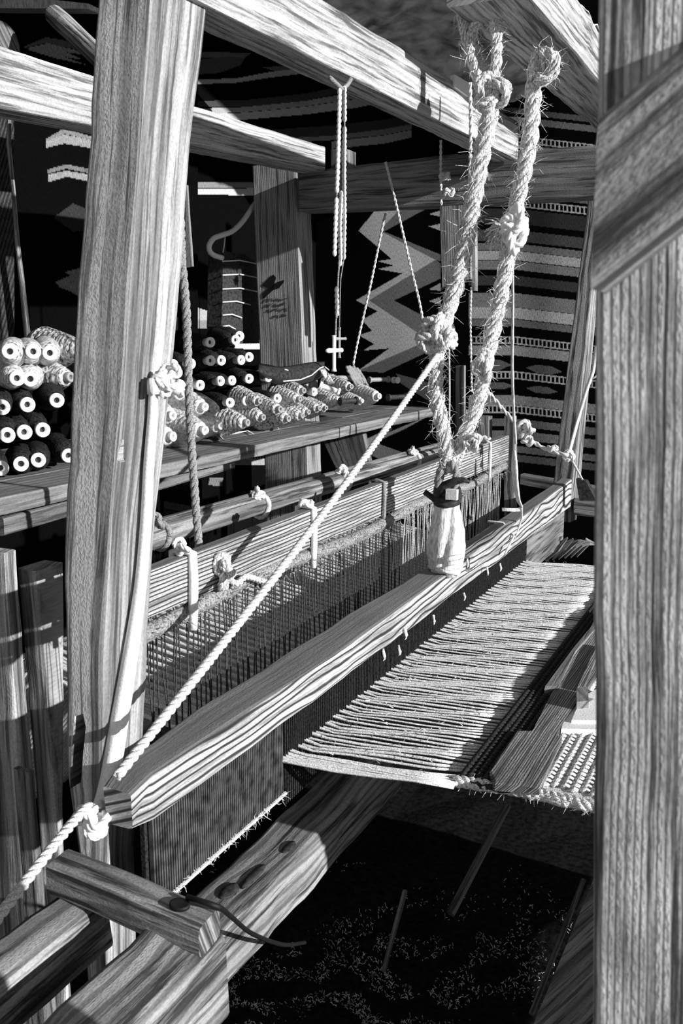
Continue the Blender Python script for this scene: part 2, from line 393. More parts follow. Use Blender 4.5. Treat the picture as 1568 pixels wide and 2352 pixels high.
# boards at left
def lboard(name, top, lab, bot=2900, sl=.03, mat=W_POST, yv=1.02, dk=.02):
    yt, l, mm, r = top
    f = lambda y: (y, l + (y - yt) * sl, y, mm + (y - yt) * sl, y, r + (y - yt) * dk)
    def ring(y):
        ly, lx, my, mx, ry, rx = f(y); B = aY(mx, my, yv); A = aY(lx, ly, yv); Cc = aX(rx, ry, B.x); A.z = Cc.z = B.z
        return [A, B, Cc, A + Cc - B]
    o = member(name, [ring(yt), ring(yt + 500), ring(bot)], mat, loom, bevel=.005, wob=.003); tag(o, lab); return o
lboard('side_board', (1312, 38, 82, 148), 'short upright board left of the leaning post', sl=.085, dk=.0)
lboard('side_board', (1270, -60, 12, 38), 'upright board at the left edge', sl=.06, dk=.08, yv=.98)
lboard('side_board', (1775, 30, 66, 78), 'thin upright lath with pale edge at lower left', sl=.07, dk=.1, yv=.93, mat=W_DARK)
# far uprights of the heddle frame
def upright(l, mm, r, yt, yb, yv, name, mat=W_DARK):
    def ring(y):
        B = aY(mm, y, yv); A = aY(l, y, yv); Cc = B + Vector((0, .035, 0)); A.z = B.z; return [A, B, Cc, A + Vector((0, .035, 0))]
    return member(name, [ring(yt), ring(yb)], mat, loom, bevel=.002)
upright(1098, 1122, 1127, 957, 1250, 2.62, 'far_upright', W_GREY)
upright(1157, 1180, 1185, 957, 1250, 2.62, 'far_upright', W_GREY)
upright(1045, 1062, 1075, 840, 1100, 3.0, 'far_upright', W_DARK)
# far cross rails behind the batten
def xrail(x0, y0, x1, y1, h, yv, name='far_rail', mat=W_DARK, th=.05):
    a = aY(x0, y0, yv); b = aY(x1, y1, yv); d = Vector((0, 0, -h)); t = Vector((0, th, 0))
    return member(name, [[a + d, a, a + t, a + d + t], [b + d, b, b + t, b + d + t]], mat, loom, bevel=.003)
xrail(1195, 1090, 1420, 1130, .035, 3.0)
xrail(1318, 1148, 1400, 1158, .04, 2.88, mat=W_GREY)
xrail(1318, 1172, 1400, 1182, .015, 2.86, mat=W_GREY)

# leaning far post
def lp(y):
    t = (y - 440) / 670
    l = 1352 - 82 * t; mm = 1378 - 62 * t; r = 1390 - 50 * t
    B = aY(mm, y, 2.9); A = aY(l, y, 2.9); Cc = B + Vector((.01, .06, 0)); A.z = B.z
    return [A, B, Cc, A + Vector((0, .06, 0))]
lean = member('far_post', [lp(1200), lp(1108), lp(760), lp(300), lp(100)], W_GREY, loom, bevel=.003); tag(lean, 'far leaning post partly hidden by the foreground post')

# ================================================================== FOREGROUND POST
fp = thing('brace_post', 'thick blurred foreground post filling the right edge, with a diagonal brace', 'post', (-.02, .42, 0))
def fr(y):
    l = 1369 - .0048 * y
    A = aY(l, y, .40); z = A.z
    return [Vector((A.x, .40, z)), Vector((A.x + .11, .40, z)), Vector((A.x + .11, .50, z)), Vector((A.x, .50, z))]
member('post', [fr(-300), fr(600), fr(1400), fr(2900)], W_FORE, fp, bevel=.004, wob=.0015)
a = aY(1378, 672, .385); b = aY(1700, 420, .385); dd = Vector((0, 0, .062)); t = Vector((0, .02, 0))
b = Vector((b.x, .385, b.z))
tag(member('brace', [[a - t, a + dd - t, a + dd + Vector((0, .03, 0)), a + Vector((0, .03, 0))], [b - t, b + dd - t, b + dd + Vector((0, .03, 0)), b + Vector((0, .03, 0))]], W_BRACE, fp, bevel=.004), 'darker diagonal brace notched into the post')

# ================================================================== ROOF BEAM + TARP
def D4(y):
    t = (y - 1.62) / 1.0
    xl = -.585 + .03 * t; xr = -.445
    return [(xr, y, 2.08), (xr, y, 2.175), (xl, y, 2.175), (xl, y, 2.08)]
rb = member('roof_beam', [D4(1.6), D4(2.0), D4(2.75)], W_BEAM, None, bevel=.006, wob=.004)
tag(rb, 'high weathered roof beam with a thick rope tied under it, top right', 'beam')
m = MB(); n = 90
P = []
for i in range(n + 1):
    r = []
    for j in range(n + 1):
        x = -1.5 + .85 * j / n; y = 1.45 + 3.0 * i / n
        q = Vector((x * 2.2, y * 1.6, 0))
        z = 2.50 + .10 * mnoise.noise(q) - .07 * abs(mnoise.noise(q * 2.1 + Vector((4, 0, 0)))) - .03 * abs(mnoise.noise(q * 5)) - .03 * (y - 1.1)
        r.append(Vector((x, y, z)))
    P.append(r)
m.grid(P); tp = m.build('tarpaulin', M_TARP, None, True); tag(tp, 'crumpled grey tarpaulin sagging between top beam and roof beam', 'tarpaulin')
sol = tp.modifiers.new('s', 'SOLIDIFY'); sol.thickness = .002

# ================================================================== TEXTILES
def inpoly(px, py, poly):
    c = np.zeros(px.shape, bool); n = len(poly); j = n - 1
    for i in range(n):
        xi, yi = poly[i]; xj, yj = poly[j]
        if yi != yj:
            c ^= ((yi > py) != (yj > py)) & (px < (xj - xi) * (py - yi) / (yj - yi) + xi)
        j = i
    return c
def textile(name, box, fn, pattern, label, nx=200, ny=200, parent=None, group=None, wave=.01):
    """sheet hanging at fn(px,py); pattern(px,py)->reflectance of the weave"""
    x0, y0, x1, y1 = box
    gx = np.linspace(x0, x1, nx + 1); gy = np.linspace(y0, y1, ny + 1)
    PX, PY = np.meshgrid(gx, gy)
    P = []
    for i in range(ny + 1):
        r = []
        for j in range(nx + 1):
            p = fn(PX[i, j], PY[i, j]); d = (p - CAM).normalized()
            r.append(p + d * wave * (mnoise.noise(Vector((p.x * 5 + p.y * 5, p.z * .8, 2)))))
        P.append(r)
    m = MB(); m.grid(P); o = m.build(name, M_TEX, parent, True)
    col = pattern(PX, PY).astype(np.float32).ravel()
    at = o.data.color_attributes.new('weave', 'FLOAT_COLOR', 'POINT')
    arr = np.ones((len(col), 4), np.float32); arr[:, 0] = arr[:, 1] = arr[:, 2] = col; at.data.foreach_set('color', arr.ravel())
    s = o.modifiers.new('s', 'SOLIDIFY'); s.thickness = .004; s.offset = -1
    if parent is None: tag(o, label, 'rug', group)
    return o
def polys_pattern(items, base=.004):
    def f(px, py):
        out = np.full(px.shape, base)
        for g, poly in items: out[inpoly(px, py, poly)] = g
        return out
    return f
def band(top, bot): return list(top) + list(bot)[::-1]
h = lambda pts: [(x / 2, y / 2) for x, y in pts]
L_ = .4; G_ = .16; D_ = .05
left_items = [
    (G_, h([(105, 215), (205, 172), (400, 205), (400, 245), (330, 225), (200, 200), (110, 222)])),
    (L_, h([(120, 222), (215, 200), (400, 245), (400, 255), (300, 240), (375, 275), (290, 262), (395, 300), (250, 268), (130, 232)])),
    (.3, h([(205, 640), (290, 590), (420, 630), (420, 645), (290, 615), (205, 660)])),
    (L_, h([(205, 650), (290, 618), (420, 645), (420, 682), (290, 660), (205, 680)])),
    (L_ * .6, h([(212, 780), (300, 755), (420, 780), (420, 800), (300, 775), (212, 798)])),
    (L_, h([(215, 802), (300, 785), (420, 805), (420, 838), (300, 812), (215, 838)])),
    (D_, h([(240, 1000), (330, 935), (390, 960), (390, 1060), (330, 1065), (270, 1020)])),
    (.4, h([(250, 1295), (320, 1265), (290, 1250), (370, 1230), (370, 1370), (320, 1340), (270, 1320)])),
    (D_, h([(905, 250), (1080, 235), (1000, 262), (1120, 265), (1000, 300), (905, 350)])),
    (G_, h([(905, 250), (1130, 240), (1060, 262), (905, 272)])),
]
def left_fn(x, y): return aX(x, y, -1.86)
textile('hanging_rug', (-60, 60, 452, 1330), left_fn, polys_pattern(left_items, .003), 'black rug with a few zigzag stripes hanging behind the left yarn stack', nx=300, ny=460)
mid_items = [
    (G_, band([(440, 118), (500, 120), (575, 122)], [(440, 132), (500, 132), (560, 132)])),
    (.1, band([(440, 138), (520, 130), (560, 133)], [(440, 172), (500, 168), (550, 150)])),
    (G_, [(600, 155), (690, 148), (690, 160), (640, 166)]),
    (.55, band([(440, 184), (540, 180), (620, 165), (700, 155)], [(440, 194), (540, 190), (620, 178), (700, 168)])),
    (.08, band([(440, 232), (560, 230), (700, 215), (820, 190)], [(440, 246), (560, 246), (700, 232), (820, 205)])),
    (.5, band([(440, 250), (560, 246), (700, 232), (820, 210), (900, 190)], [(440, 262), (560, 258), (700, 244), (820, 226), (900, 205)])),
    (.75, band([(440, 263), (560, 259), (700, 245), (820, 227), (900, 206)], [(440, 276), (560, 275), (700, 263), (820, 247), (900, 230)])),
    (.08, band([(600, 300), (760, 288), (880, 275), (1000, 255)], [(600, 320), (760, 312), (880, 300), (1000, 275)])),
    (.4, band([(600, 320), (760, 312), (880, 297), (1000, 275)], [(600, 330), (760, 322), (880, 310), (1000, 287)])),
    (.7, band([(760, 325), (880, 311), (1000, 288)], [(760, 342), (880, 330), (1000, 303)])),
    (.3, h([(860, 838), (1160, 838), (1160, 862), (860, 862)])),
    (.75, h([(860, 868), (1160, 865), (1160, 898), (860, 892)])),
    (.3, [(400, 728), (500, 720), (500, 752), (400, 758)]),
    (.35, [(430, 738), (500, 700), (478, 702), (500, 720), (500, 735), (445, 738)]),
    (.5, h([(870, 238 + 1200), (905, 215 + 1200), (990, 240 + 1200), (990, 270 + 1200), (870, 270 + 1200)])),
    (.6, [(730, 742), (742, 745), (765, 752), (728, 752)]), (.55, [(727, 753), (765, 755), (752, 765), (765, 770), (727, 773)]), (.12, [(727, 773), (800, 772), (727, 798)]),
    (.75, [(728, 799), (780, 800), (780, 816), (728, 816)]),
    (.85, [(540, 794), (600, 798), (600, 803), (535, 800)]), (.9, [(535, 789), (600, 790), (600, 802), (540, 800)]),
]
def ladder_at(px, py, out, yc, hh, x0, x1, pitch=9.0, hi=.85):
    inb = (px > x0) & (px < x1) & (np.abs(py - yc) < hh)
    out[inb] = .004
    rail = inb & (np.abs(py - yc) > hh * .68); out[rail] = hi
    rung = inb & (np.mod(px, pitch) < pitch * .38); out[rung] = hi
mid_items = [(min(.9, g * 1.3), p) for g, p in mid_items]
mp_ = polys_pattern(mid_items, .003)
def mid_pat(px, py):
    o = mp_(px, py); ladder_at(px, py, o, 785 + 0 * px, 5, 555, 600, 6); return o
def mid_fn(x, y): return aX(x, y, -1.9 - .0012 * (x - 440))
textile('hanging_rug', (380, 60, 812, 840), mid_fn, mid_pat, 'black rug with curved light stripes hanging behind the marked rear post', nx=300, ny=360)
def mid2_pat(px, py): return polys_pattern(mid_items, .003)(px, py)
textile('hanging_rug', (812, 150, 1082, 480), lambda x, y: aX(x, y, -2.346 - .0012 * (x - 812)), mid2_pat, 'black rug with light ribbed stripes behind the rosary, above the cross beam', nx=180, ny=160)
zig_items = [
    (.75, [(870, 474), (925, 474), (872, 530), (1000, 597), (848, 690), (960, 760), (965, 790), (822, 852), (895, 800), (835, 805), (860, 790), (825, 770), (855, 760), (832, 735), (868, 715), (818, 690), (925, 628), (868, 618), (905, 610), (868, 600), (900, 595), (824, 530)]),
    (.22, [(925, 474), (990, 474), (882, 532), (1012, 585), (1012, 600), (1000, 597), (872, 530)]),
    (.22, [(1000, 597), (1012, 605), (1012, 640), (905, 690), (990, 735), (965, 768), (848, 690)]),
    (.2, [(965, 790), (990, 760), (1000, 800), (880, 856), (822, 852)]),
    (.6, [(985, 492), (1012, 484), (1012, 498)]), (.6, [(985, 520), (1012, 514), (1012, 530)]), (.5, [(985, 692), (1012, 682), (1012, 700)]), (.5, [(985, 665), (1012, 650), (1012, 668)]),
    (.12, [(910, 858), (990, 880), (1000, 930), (920, 880)]),
    (.4, [(900, 990), (985, 955), (930, 985), (830, 1030), (815, 1022)]), (.7, [(815, 1022), (870, 995), (900, 985), (835, 1038)]),
    (.3, [(845, 1042), (872, 1020), (970, 1055), (930, 1080), (890, 1062)]),
]
zig_items = [(min(.95, g * 1.45), p) for g, p in zig_items]
textile('zigzag_rug', (726, 462, 1042, 1180), lambda x, y: aY(x, y, 3.9), polys_pattern(zig_items, .003), 'black rug with a bold grey zigzag hanging beyond the end of the shelf', nx=240, ny=420)
def right_pat(px, py):
    o = np.full(px.shape, .004)
    s = np.where(px > 1180, .115 * (px - 1240), -.115 * 60 - .02 * (1180 - px) * -1)
    s = np.where(px > 1180, .115 * (px - 1240), -6.9 + .0 * px)
    v = py - s
    for y0, y1, g in [(255, 268, .12), (275, 290, .2), (338, 345, .4), (424, 444, .55), (448, 456, .2), (486, 520, .05), (535, 560, .1), (566, 582, .25), (583, 604, .6), (606, 626, .3),
                      (640, 662, .07), (680, 712, .3), (713, 738, .62), (740, 756, .22), (800, 823, .42), (914, 936, .35), (968, 985, .2), (995, 1015, .25), (1030, 1045, .2), (1050, 1066, .13)]:
        o[(v > y0) & (v < y1)] = min(.95, g * 1.4)
    for yc, hh in [(326, 8), (472, 9), (788, 9), (868, 9), (946, 9)]:
        ladder_at(px, v, o, yc, hh, 1085, 1420, 9.5)
    for cx_, cy_, a_, b_ in [(1130, 845, 45, 20), (1250, 848, 42, 16), (1140, 893, 40, 14), (1245, 895, 36, 13)]:
        o[(np.abs(px - cx_) / a_ + np.abs(v - cy_) / b_ < 1) & (np.abs(v - cy_) < b_ * .6)] = .22
    return o
textile('striped_rug', (1076, 130, 1440, 1200), lambda x, y: aY(x, y, 3.45), right_pat, 'striped rug with white ladder bands hanging at the right behind the ropes', nx=300, ny=620)
# cloth below shelf
def under_pat(px, py):
    o = np.full(px.shape, .004)
    o[(py < 1042)] = .6; o[(py > 1054) & (py < 1068)] = .5
    ladder_at(px, py, o, 1048, 7, 515, 610, 6); return o
textile('folded_rug', (514, 1030, 606, 1190), lambda x, y: aX(x, y, -1.55), under_pat, 'folded black rug with a ladder border hanging under the shelf', nx=90, ny=120)
und = [(.16, [(376, 1092), (430, 1100), (430, 1115), (376, 1104)]), (.06, [(376, 1104), (430, 1116), (430, 1128), (376, 1118)]), (.25, [(480, 1096), (510, 1098), (508, 1116), (476, 1114)]),
       (.2, [(374, 1150), (425, 1160), (500, 1176), (510, 1190), (374, 1168)]), (.1, [(374, 1170), (430, 1180), (430, 1196), (374, 1184)])]
textile('hanging_rug', (340, 1040, 520, 1320), lambda x, y: aX(x, y, -1.82), polys_pattern(und, .004), 'dim striped rug in the dark below the shelf, beside the dark cord', nx=120, ny=120)
# cloth hanging at far left edge
def lc(px, py):
    return np.where(np.mod(px + py * .3, 9) < 4, .1, .03)
o = textile('draped_cloth', (-60, 262, 30, 780), lambda x, y: aX(x, y, -1.5), lc, 'dark crinkled cloth draped down at the far left edge', nx=60, ny=120, wave=.05)
# pale strip next to it
m = MB(); m.tube([aX(x, y, -1.46) for x, y in [(22, 262), (20, 330), (32, 450), (40, 560), (52, 660), (62, 760), (66, 790)]], [.008, .01, .009, .011, .012, .014, .016], 7, flat=.5)
tag(m.build('wooden_lath', W_GREY, None, True), 'crooked grey lath beside the draped cloth at the far left', 'lath')

# ================================================================== SHELF
K = .846
shelf = thing('yarn_shelf', 'long grey plank shelf holding the stacked yarn cones', 'shelf', (-1.5, 2.4, 1.0))
r = lambda y, a=-1.10, b=-1.225: [(a, y, 1.268), (a, y, 1.296), (b, y, 1.296), (b, y, 1.268)]
member('shelf_board', [r(.76), r(1.9), r(3.0)], W_SHELF, shelf, bevel=.003, wob=.003)
member('shelf_board', [r(.76, -1.226, -1.56), r(2.37, -1.226, -1.56)], W_SHELF, shelf, bevel=.003, wob=.001)
member('shelf_board', [r(2.52, -1.226, -1.56), r(3.0, -1.226, -1.56)], W_SHELF, shelf, bevel=.003, wob=.001)
ybeam('under_rail', -1.15, .05, 1.1, 1.8, (1.22, 1.25), (1.24, 1.266), W_DARK, shelf)
vb('shelf_bracket', [(735, 1000), (830, 985), (850, 1075), (770, 1075)], 2.9, .03, W_DARK, shelf)

# ================================================================== YARN CONES
def lathe(m, prof, n=18, ripple=0):
    rings = []
    for (x, r_) in prof: rings.append([Vector((x, math.cos(2 * math.pi * k / n) * r_, math.sin(2 * math.pi * k / n) * r_)) for k in range(n)])
    m.loft(rings, True, True)
def make_cone(kind):
    """axis +X, ring face at x=0, body towards -x"""
    r_ = thing('yarn_cone', 'proto', 'yarn', (0, 0, 0))
    L = {'black': M_YB, 'grey': M_YG, 'white': M_YW}[kind]
    m = MB(); prof = []
    if kind == 'black':
        n0 = -.028; prof = [(n0, .010)] + [(n0 - .004 - t * .014, .014 + .016 * math.sqrt(t / 7) + .0008 * (t % 2)) for t in range(8)] + [(-.16, .012)]
    else:
        n0 = -.010; k = 18
        for t in range(k + 1):
            u = t / k; base = .0085 + .026 * (u ** .8); prof.append((n0 - .075 * u, base + (.0036 if t % 2 else -.0012)))
        prof.append((n0 - .085, .034)); prof.append((n0 - .088, .010))
    lathe(m, prof, 20); y = recalc(m.build('yarn', L, r_, True, origin=(0, 0, 0)))
    # tube: outer ring, bore
    R = .0138 if kind == 'black' else .0078; q = R * .42
    m = MB()
    lathe(m, [(-.03, R * .78), (-.012, R * .8), (-.009, R), (-.001, R), (.0, R * .9), (.0, q * 1.15), (-.003, q), (-.012, q * .95)], 20)
    recalc(m.build('tube', M_RING if kind == 'black' else (M_TUBE if kind == 'grey' else M_CLOTH), r_, True, origin=(0, 0, 0)))
    m = MB(); lathe(m, [(-.010, q * .97), (-.0115, q * .97)], 12); recalc(m.build('bore', M_BORE, r_, False, origin=(0, 0, 0)))
    return r_
proto = {k: make_cone(k) for k in ('black', 'grey', 'white')}
used = set(); pale = []
ordn = ['first', 'second', 'third', 'fourth', 'fifth', 'sixth', 'seventh', 'eighth', 'ninth']
def place(kind, px, py, xf, label, group, s=1.0, yaw=-22, pitch=0, ring=None):
    if kind in used: o = copy_tree(proto[kind])
    else: o = proto[kind]; used.add(kind)
    xf *= K; s *= K; p = aX(px, py, xf); o.location = p
    o.rotation_euler = (rnd.uniform(0, 6), math.radians(pitch + rnd.uniform(-4, 4)), math.radians(yaw + rnd.uniform(-7, 7)))
    o.scale = (s, s, s); o['label'] = label; o['group'] = group
    return o
LS = 'yarn cones stacked left of the leaning post'
rows = [('top', 'grey', [(22, 807), (77, 807), (115, 811)]), ('second', 'grey', [(40, 869), (70, 871)]), ('third', 'black', [(5, 936), (64, 930), (131, 920)]),
        ('fourth', 'black', [(17, 1000), (57, 993), (99, 988)]), ('bottom', 'black', [(3, 1076), (48, 1066), (88, 1057), (158, 1047)])]
for rn, kd, ps in rows:
    for i, (x, y) in enumerate(ps):
        k2 = 'black'
        o = place(k2, x, y, -1.42, f'white-ended yarn cone, {ordn[i]} from left, {rn} row of the left stack', LS, s=1.12, yaw=-40)
        if kd == 'grey': pale.append(o)
for i, (x, y, s, lab) in enumerate([(164, 866, 1.5, 'large pale wound yarn cone pointing right beside the leaning post, left stack'), (195, 800, 1.5, 'pale wound yarn cone at the top right of the left stack'),
                                    (20, 845, 1.1, 'pale wound yarn cone filling the gap under the top row of the left stack'), (105, 848, 1.1, 'pale wound yarn cone between the top tubes of the left stack'), (15, 895, 1.2, 'pale wound yarn cone low at the left edge of the left stack')]):
    place('grey', x, y, -1.46 if i < 2 else -1.5, lab, LS, s=s, yaw=-10)
RS = 'yarn cones stacked right of the leaning post'
rrows = [('top', [(484, 786), (542, 781), (551, 772)]), ('second', [(399, 838), (440, 836), (485, 828), (509, 828), (555, 827), (573, 820)]),
         ('third', [(461, 885), (507, 875), (534, 874), (573, 870), (617, 867), (657, 858)]), ('fourth', [(529, 925), (567, 921), (638, 915), (722, 900)])]
for rn, ps in rrows:
    for i, (x, y) in enumerate(ps):
        place('black', x, y, -1.42 + (.02 if rn == 'fourth' else 0), f'black yarn cone, {ordn[i]} from left in the {rn} row of the right stack', RS, s=1.0, yaw=-24)
for (x, y, s, lab) in [(598, 921, 1.1, 'grey wound cone with its tip between the fourth row tubes, right stack'), (699, 897, 1.2, 'grey wound cone lying on top of the front row below the rear post'), (690, 917, 1.15, 'fat ridged grey cone just under the topmost grey cone'),
                       (570, 971, 1.35, 'grey wound cone on the shelf beside the white cones, leftmost grey of the front row'), (606, 959, 1.2, 'grey wound cone, second grey of the front row'), (664, 962, 1.3, 'grey wound cone with loose yarn tail, third grey of the front row'),
                       (696, 955, 1.2, 'grey wound cone, fourth grey of the front row'), (710, 947, 1.1, 'grey wound cone, fifth grey of the front row'), (735, 938, 1.1, 'grey wound cone, sixth grey of the front row'), (750, 937, 1.0, 'small grey wound cone, seventh grey of the front row'),
                       (808, 888, 1.2, 'grey wound cone tilted on the heap below the crosses'), (785, 922, 1.1, 'grey wound cone at the shelf front below the crosses'), (645, 940, 1.3, 'grey wound cone behind the front row, middle of the shelf')]:
    place('grey', x, y, -1.36, lab, RS, s=s, yaw=-12)
for (x, y, s, xf, lab) in [(398, 955, 1.5, -1.37, 'white cone against the leaning post, upper of the white group'), (399, 1003, 1.6, -1.35, 'white cone at the shelf front against the leaning post'), (472, 935, 1.5, -1.38, 'white cone right of the dark cord, upper row'),
                       (472, 989, 1.6, -1.35, 'white cone right of the dark cord at the shelf front'), (508, 978, 1.35, -1.36, 'white cone tip next to the first grey cone'), (425, 900, 1.6, -1.42, 'white cone on top of the white group behind the knot'), (498, 938, 1.2, -1.4, 'small white cone on the upper right of the white group'),
                       (872, 910, 1.45, -1.37, 'pale fat cone near the far end of the shelf'), (833, 921, 1.0, -1.36, 'small pale cone left of the far fat cone')]:
    place('white', x, y, xf, lab, RS, s=s, yaw=-14)
for o in pale:
    for ch in o.children:
        if ch.name.startswith('yarn'):
            if 'wound' not in bpy.data.meshes:
                w_ = ch.data.copy(); w_.name = 'wound'; w_.materials.clear(); w_.materials.append(M_YG)
            ch.data = bpy.data.meshes['wound']
# bare bobbins lying at the far end
def bobbin(x, y, xf, ln, yaw, lab, r_=.009, mat=None, tilt=0):
    xf *= K; ln *= K; r_ *= K; p = aX(x, y, xf); t = thing('bobbin', lab, 'bobbin', p, 'bare bobbins at the far end of the shelf')
    m = MB(); R = r_
    lathe(m, [(-ln / 2, R * 1.5), (-ln / 2 + .006, R * 1.5), (-ln / 2 + .008, R), (ln / 2 - .008, R), (ln / 2 - .006, R * 1.5), (ln / 2, R * 1.5)], 14)
    m.v = [v + p for v in m.v]; recalc(m.build('spool', mat or M_TUBE, t, False, origin=p))
    t.rotation_euler = (0, math.radians(tilt), math.radians(yaw))
    return t
bobbin(783, 868, -1.5, .10, 62, 'grey bare bobbin lying below the metal cross')
bobbin(870, 872, -1.55, .10, 60, 'grey bare bobbin lying left of the upright ring tube')
bobbin(800, 921, -1.34, .07, 62, 'dark bare bobbin at the shelf front', mat=M_LEATHER)
bobbin(912, 912, -1.36, .09, 62, 'dark bare bobbin at the end of the yarn row', mat=M_LEATHER)
bobbin(757, 893, -1.38, .07, 30, 'slanting pale bobbin among the grey cones', mat=M_RING, tilt=20)
bobbin(908, 873, -1.5, .03, -25, 'short ring tube at the far end of the shelf', mat=M_RING)
# yarn tails / flat cloth
m = MB(); m.tube([aZ(x, y, 1.302) for x, y in [(470, 960), (490, 985), (505, 1003), (515, 1012)]], [.004, .004, .005, .002], 6, flat=.5)
m.tube([aZ(x, y, 1.300) for x, y in [(505, 1000), (540, 994), (570, 990), (583, 997)]], [.002, .004, .004, .001], 6, flat=.4)
m.tube([aZ(x, y, 1.302) for x, y in [(605, 950), (620, 965), (640, 985)]], [.002, .004, .002], 6, flat=.5)
tag(m.build('yarn_tail', M_YW, None, True), 'loose white yarn ends trailing over the shelf edge', 'yarn')
# dark pouch on the cones
m = MB(); P = []
for i in range(17):
    r = []
    for j in range(13):
        u = i / 16; v = j / 12
        px_ = 595 + 150 * u; ty = 836 + 6 * math.sin(u * 5); by = 868 + 22 * math.sin(u * 3.1) - 4 * u
        py_ = ty + (by - ty) * v; r.append(aX(px_, py_, -1.44 * K + .03 * math.sin(v * 3.14)))
    P.append(r)
m.grid(P); pch = m.build('leather_pouch', M_LEATHER, None, True); tag(pch, 'flat dark pouch with pale drawstring on the cones below the rear post', 'pouch')
s_ = pch.modifiers.new('s', 'SOLIDIFY'); s_.thickness = .01
m = MB(); m.tube([aX(x, y, -1.40 * K) for x, y in [(650, 876), (690, 872), (715, 862), (735, 845), (745, 842), (755, 850)]], .002, 6); m.build('drawstring', M_CORD, pch, True)
m = MB()
for k in range(9):
    cx_ = 742 + rnd.uniform(-14, 14); m.tube([aX(cx_ - 8 + t * 5, 848 + t * 8, -1.40 * K + .01 * math.sin(t)) for t in range(5)], .004, 5)
tag(m.build('yarn_bundle', M_YG, None, True), 'small grey bundle of wound yarn beside the pouch', 'yarn')
m = MB()
for k in range(16):
    cx_ = 800 + rnd.uniform(-5, 25); cy_ = 845 + rnd.uniform(-5, 8); m.tube([aX(cx_ + t * 4 + rnd.uniform(-2, 2), cy_ + t * 7, -1.47 * K) for t in range(6)], .0045, 5)
tag(m.build('yarn_bundle', M_DCORD, None, True), 'dark tangled yarn bundle draped over the bobbins below the crosses', 'yarn')

# ================================================================== ROPES
def smooth_path(pts, step):
    pts = [Vector(p) for p in pts]; P = [pts[0] * 2 - pts[1]] + pts + [pts[-1] * 2 - pts[-2]]; out = []
    for i in range(1, len(P) - 2):
        a, b, c, d = P[i - 1:i + 3]; n = max(2, int((c - b).length / step))
        for k in range(n):
            t = k / n; out.append(.5 * ((2 * b) + (c - a) * t + (2 * a - 5 * b + 4 * c - d) * t * t + (3 * b - a - 3 * c + d) * t ** 3))
    out.append(pts[-1]); return out
def rope_mesh(m, pts, R, pitch=None, strands=3, sides=6, step=None, plies=0):
    pitch = pitch or R * 6; step = step or R * .6
    path = smooth_path(pts, step); nrm = None; S = [[] for _ in range(strands)]; t_ = 0
    for i, p in enumerate(path):
        t = (path[min(i + 1, len(path) - 1)] - path[max(i - 1, 0)]).normalized()
        if nrm is None: nrm = t.orthogonal().normalized()
        nrm = (nrm - t * nrm.dot(t)).normalized(); bn = t.cross(nrm)
        if i: t_ += (p - path[i - 1]).length
        for k in range(strands):
            a = 2 * math.pi * (k / strands + t_ / pitch); S[k].append(p + (nrm * math.cos(a) + bn * math.sin(a)) * R * .5)
    for q in S:
        if plies:
            Y_ = [[] for _ in range(plies)]; n_ = None
            for i, p in enumerate(q):
                t = (q[min(i + 1, len(q) - 1)] - q[max(i - 1, 0)]).normalized()
                if n_ is None: n_ = t.orthogonal().normalized()
                n_ = (n_ - t * n_.dot(t)).normalized(); bn = t.cross(n_)
                for k in range(plies):
                    a = -2 * math.pi * (k / plies) + i * step / pitch * 2.2 + .3 * math.sin(i * .7 + k); Y_[k].append(p + (n_ * math.cos(a) + bn * math.sin(a)) * R * .30)
            for y_ in Y_: m.tube(y_, [R * (.27 + .05 * mnoise.noise(v * 90)) for v in y_], 5)
        else: m.tube(q, R * .56, sides)
    return path
def hairs(m, path, R, n, ln):
    for _ in range(n):
        i = rnd.randrange(1, len(path) - 1); p = path[i]; t = (path[i + 1] - path[i - 1]).normalized()
        a = rnd.uniform(0, 6.28); nn = t.orthogonal().normalized(); d = nn * math.cos(a) + t.cross(nn) * math.sin(a)
        l = ln * rnd.uniform(.3, 1.3); q = p + d * R * .9; dr = (d + t * rnd.uniform(-1.6, 1.6)).normalized()
        e1 = q + dr * l * .5; e2 = q + dr * l + Vector((rnd.uniform(-1, 1), rnd.uniform(-1, 1), rnd.uniform(-1.2, .4))) * l * .4
        m.tube([q, e1, e2], [.0007, .0005, .0002], 3, caps=False)
def knot_mesh(m, c, R, r_, seed=0, turns=2, squash=(1, 1, 1)):
    rr = random.Random(seed); rot = Matrix.Rotation(rr.uniform(0, 6), 3, 'X') @ Matrix.Rotation(rr.uniform(0, 6), 3, 'Z')
    for q in range(turns):
        pts = []
        ph = rr.uniform(0, 6)
        for k in range(25):
            t = 2 * math.pi * k / 24
            v = Vector((math.sin(t) + 2 * math.sin(2 * t), math.cos(t) - 2 * math.cos(2 * t), -math.sin(3 * t))) * (R / 3)
            v = rot @ v; v = Vector((v.x * squash[0], v.y * squash[1], v.z * squash[2])); pts.append(Vector(c) + v)
        rope_mesh(m, pts, r_, step=r_ * .8); rot = Matrix.Rotation(rr.uniform(1, 2), 3, 'Y') @ rot
def YP(pts, y): return [aY(a, b, y) for a, b in pts]

r1 = thing('sisal_rope', 'left of two thick frayed ropes, looped at the top, with a big knot low down', 'rope', aY(1030, 1090, 1.74))
m = MB(); H = MB()
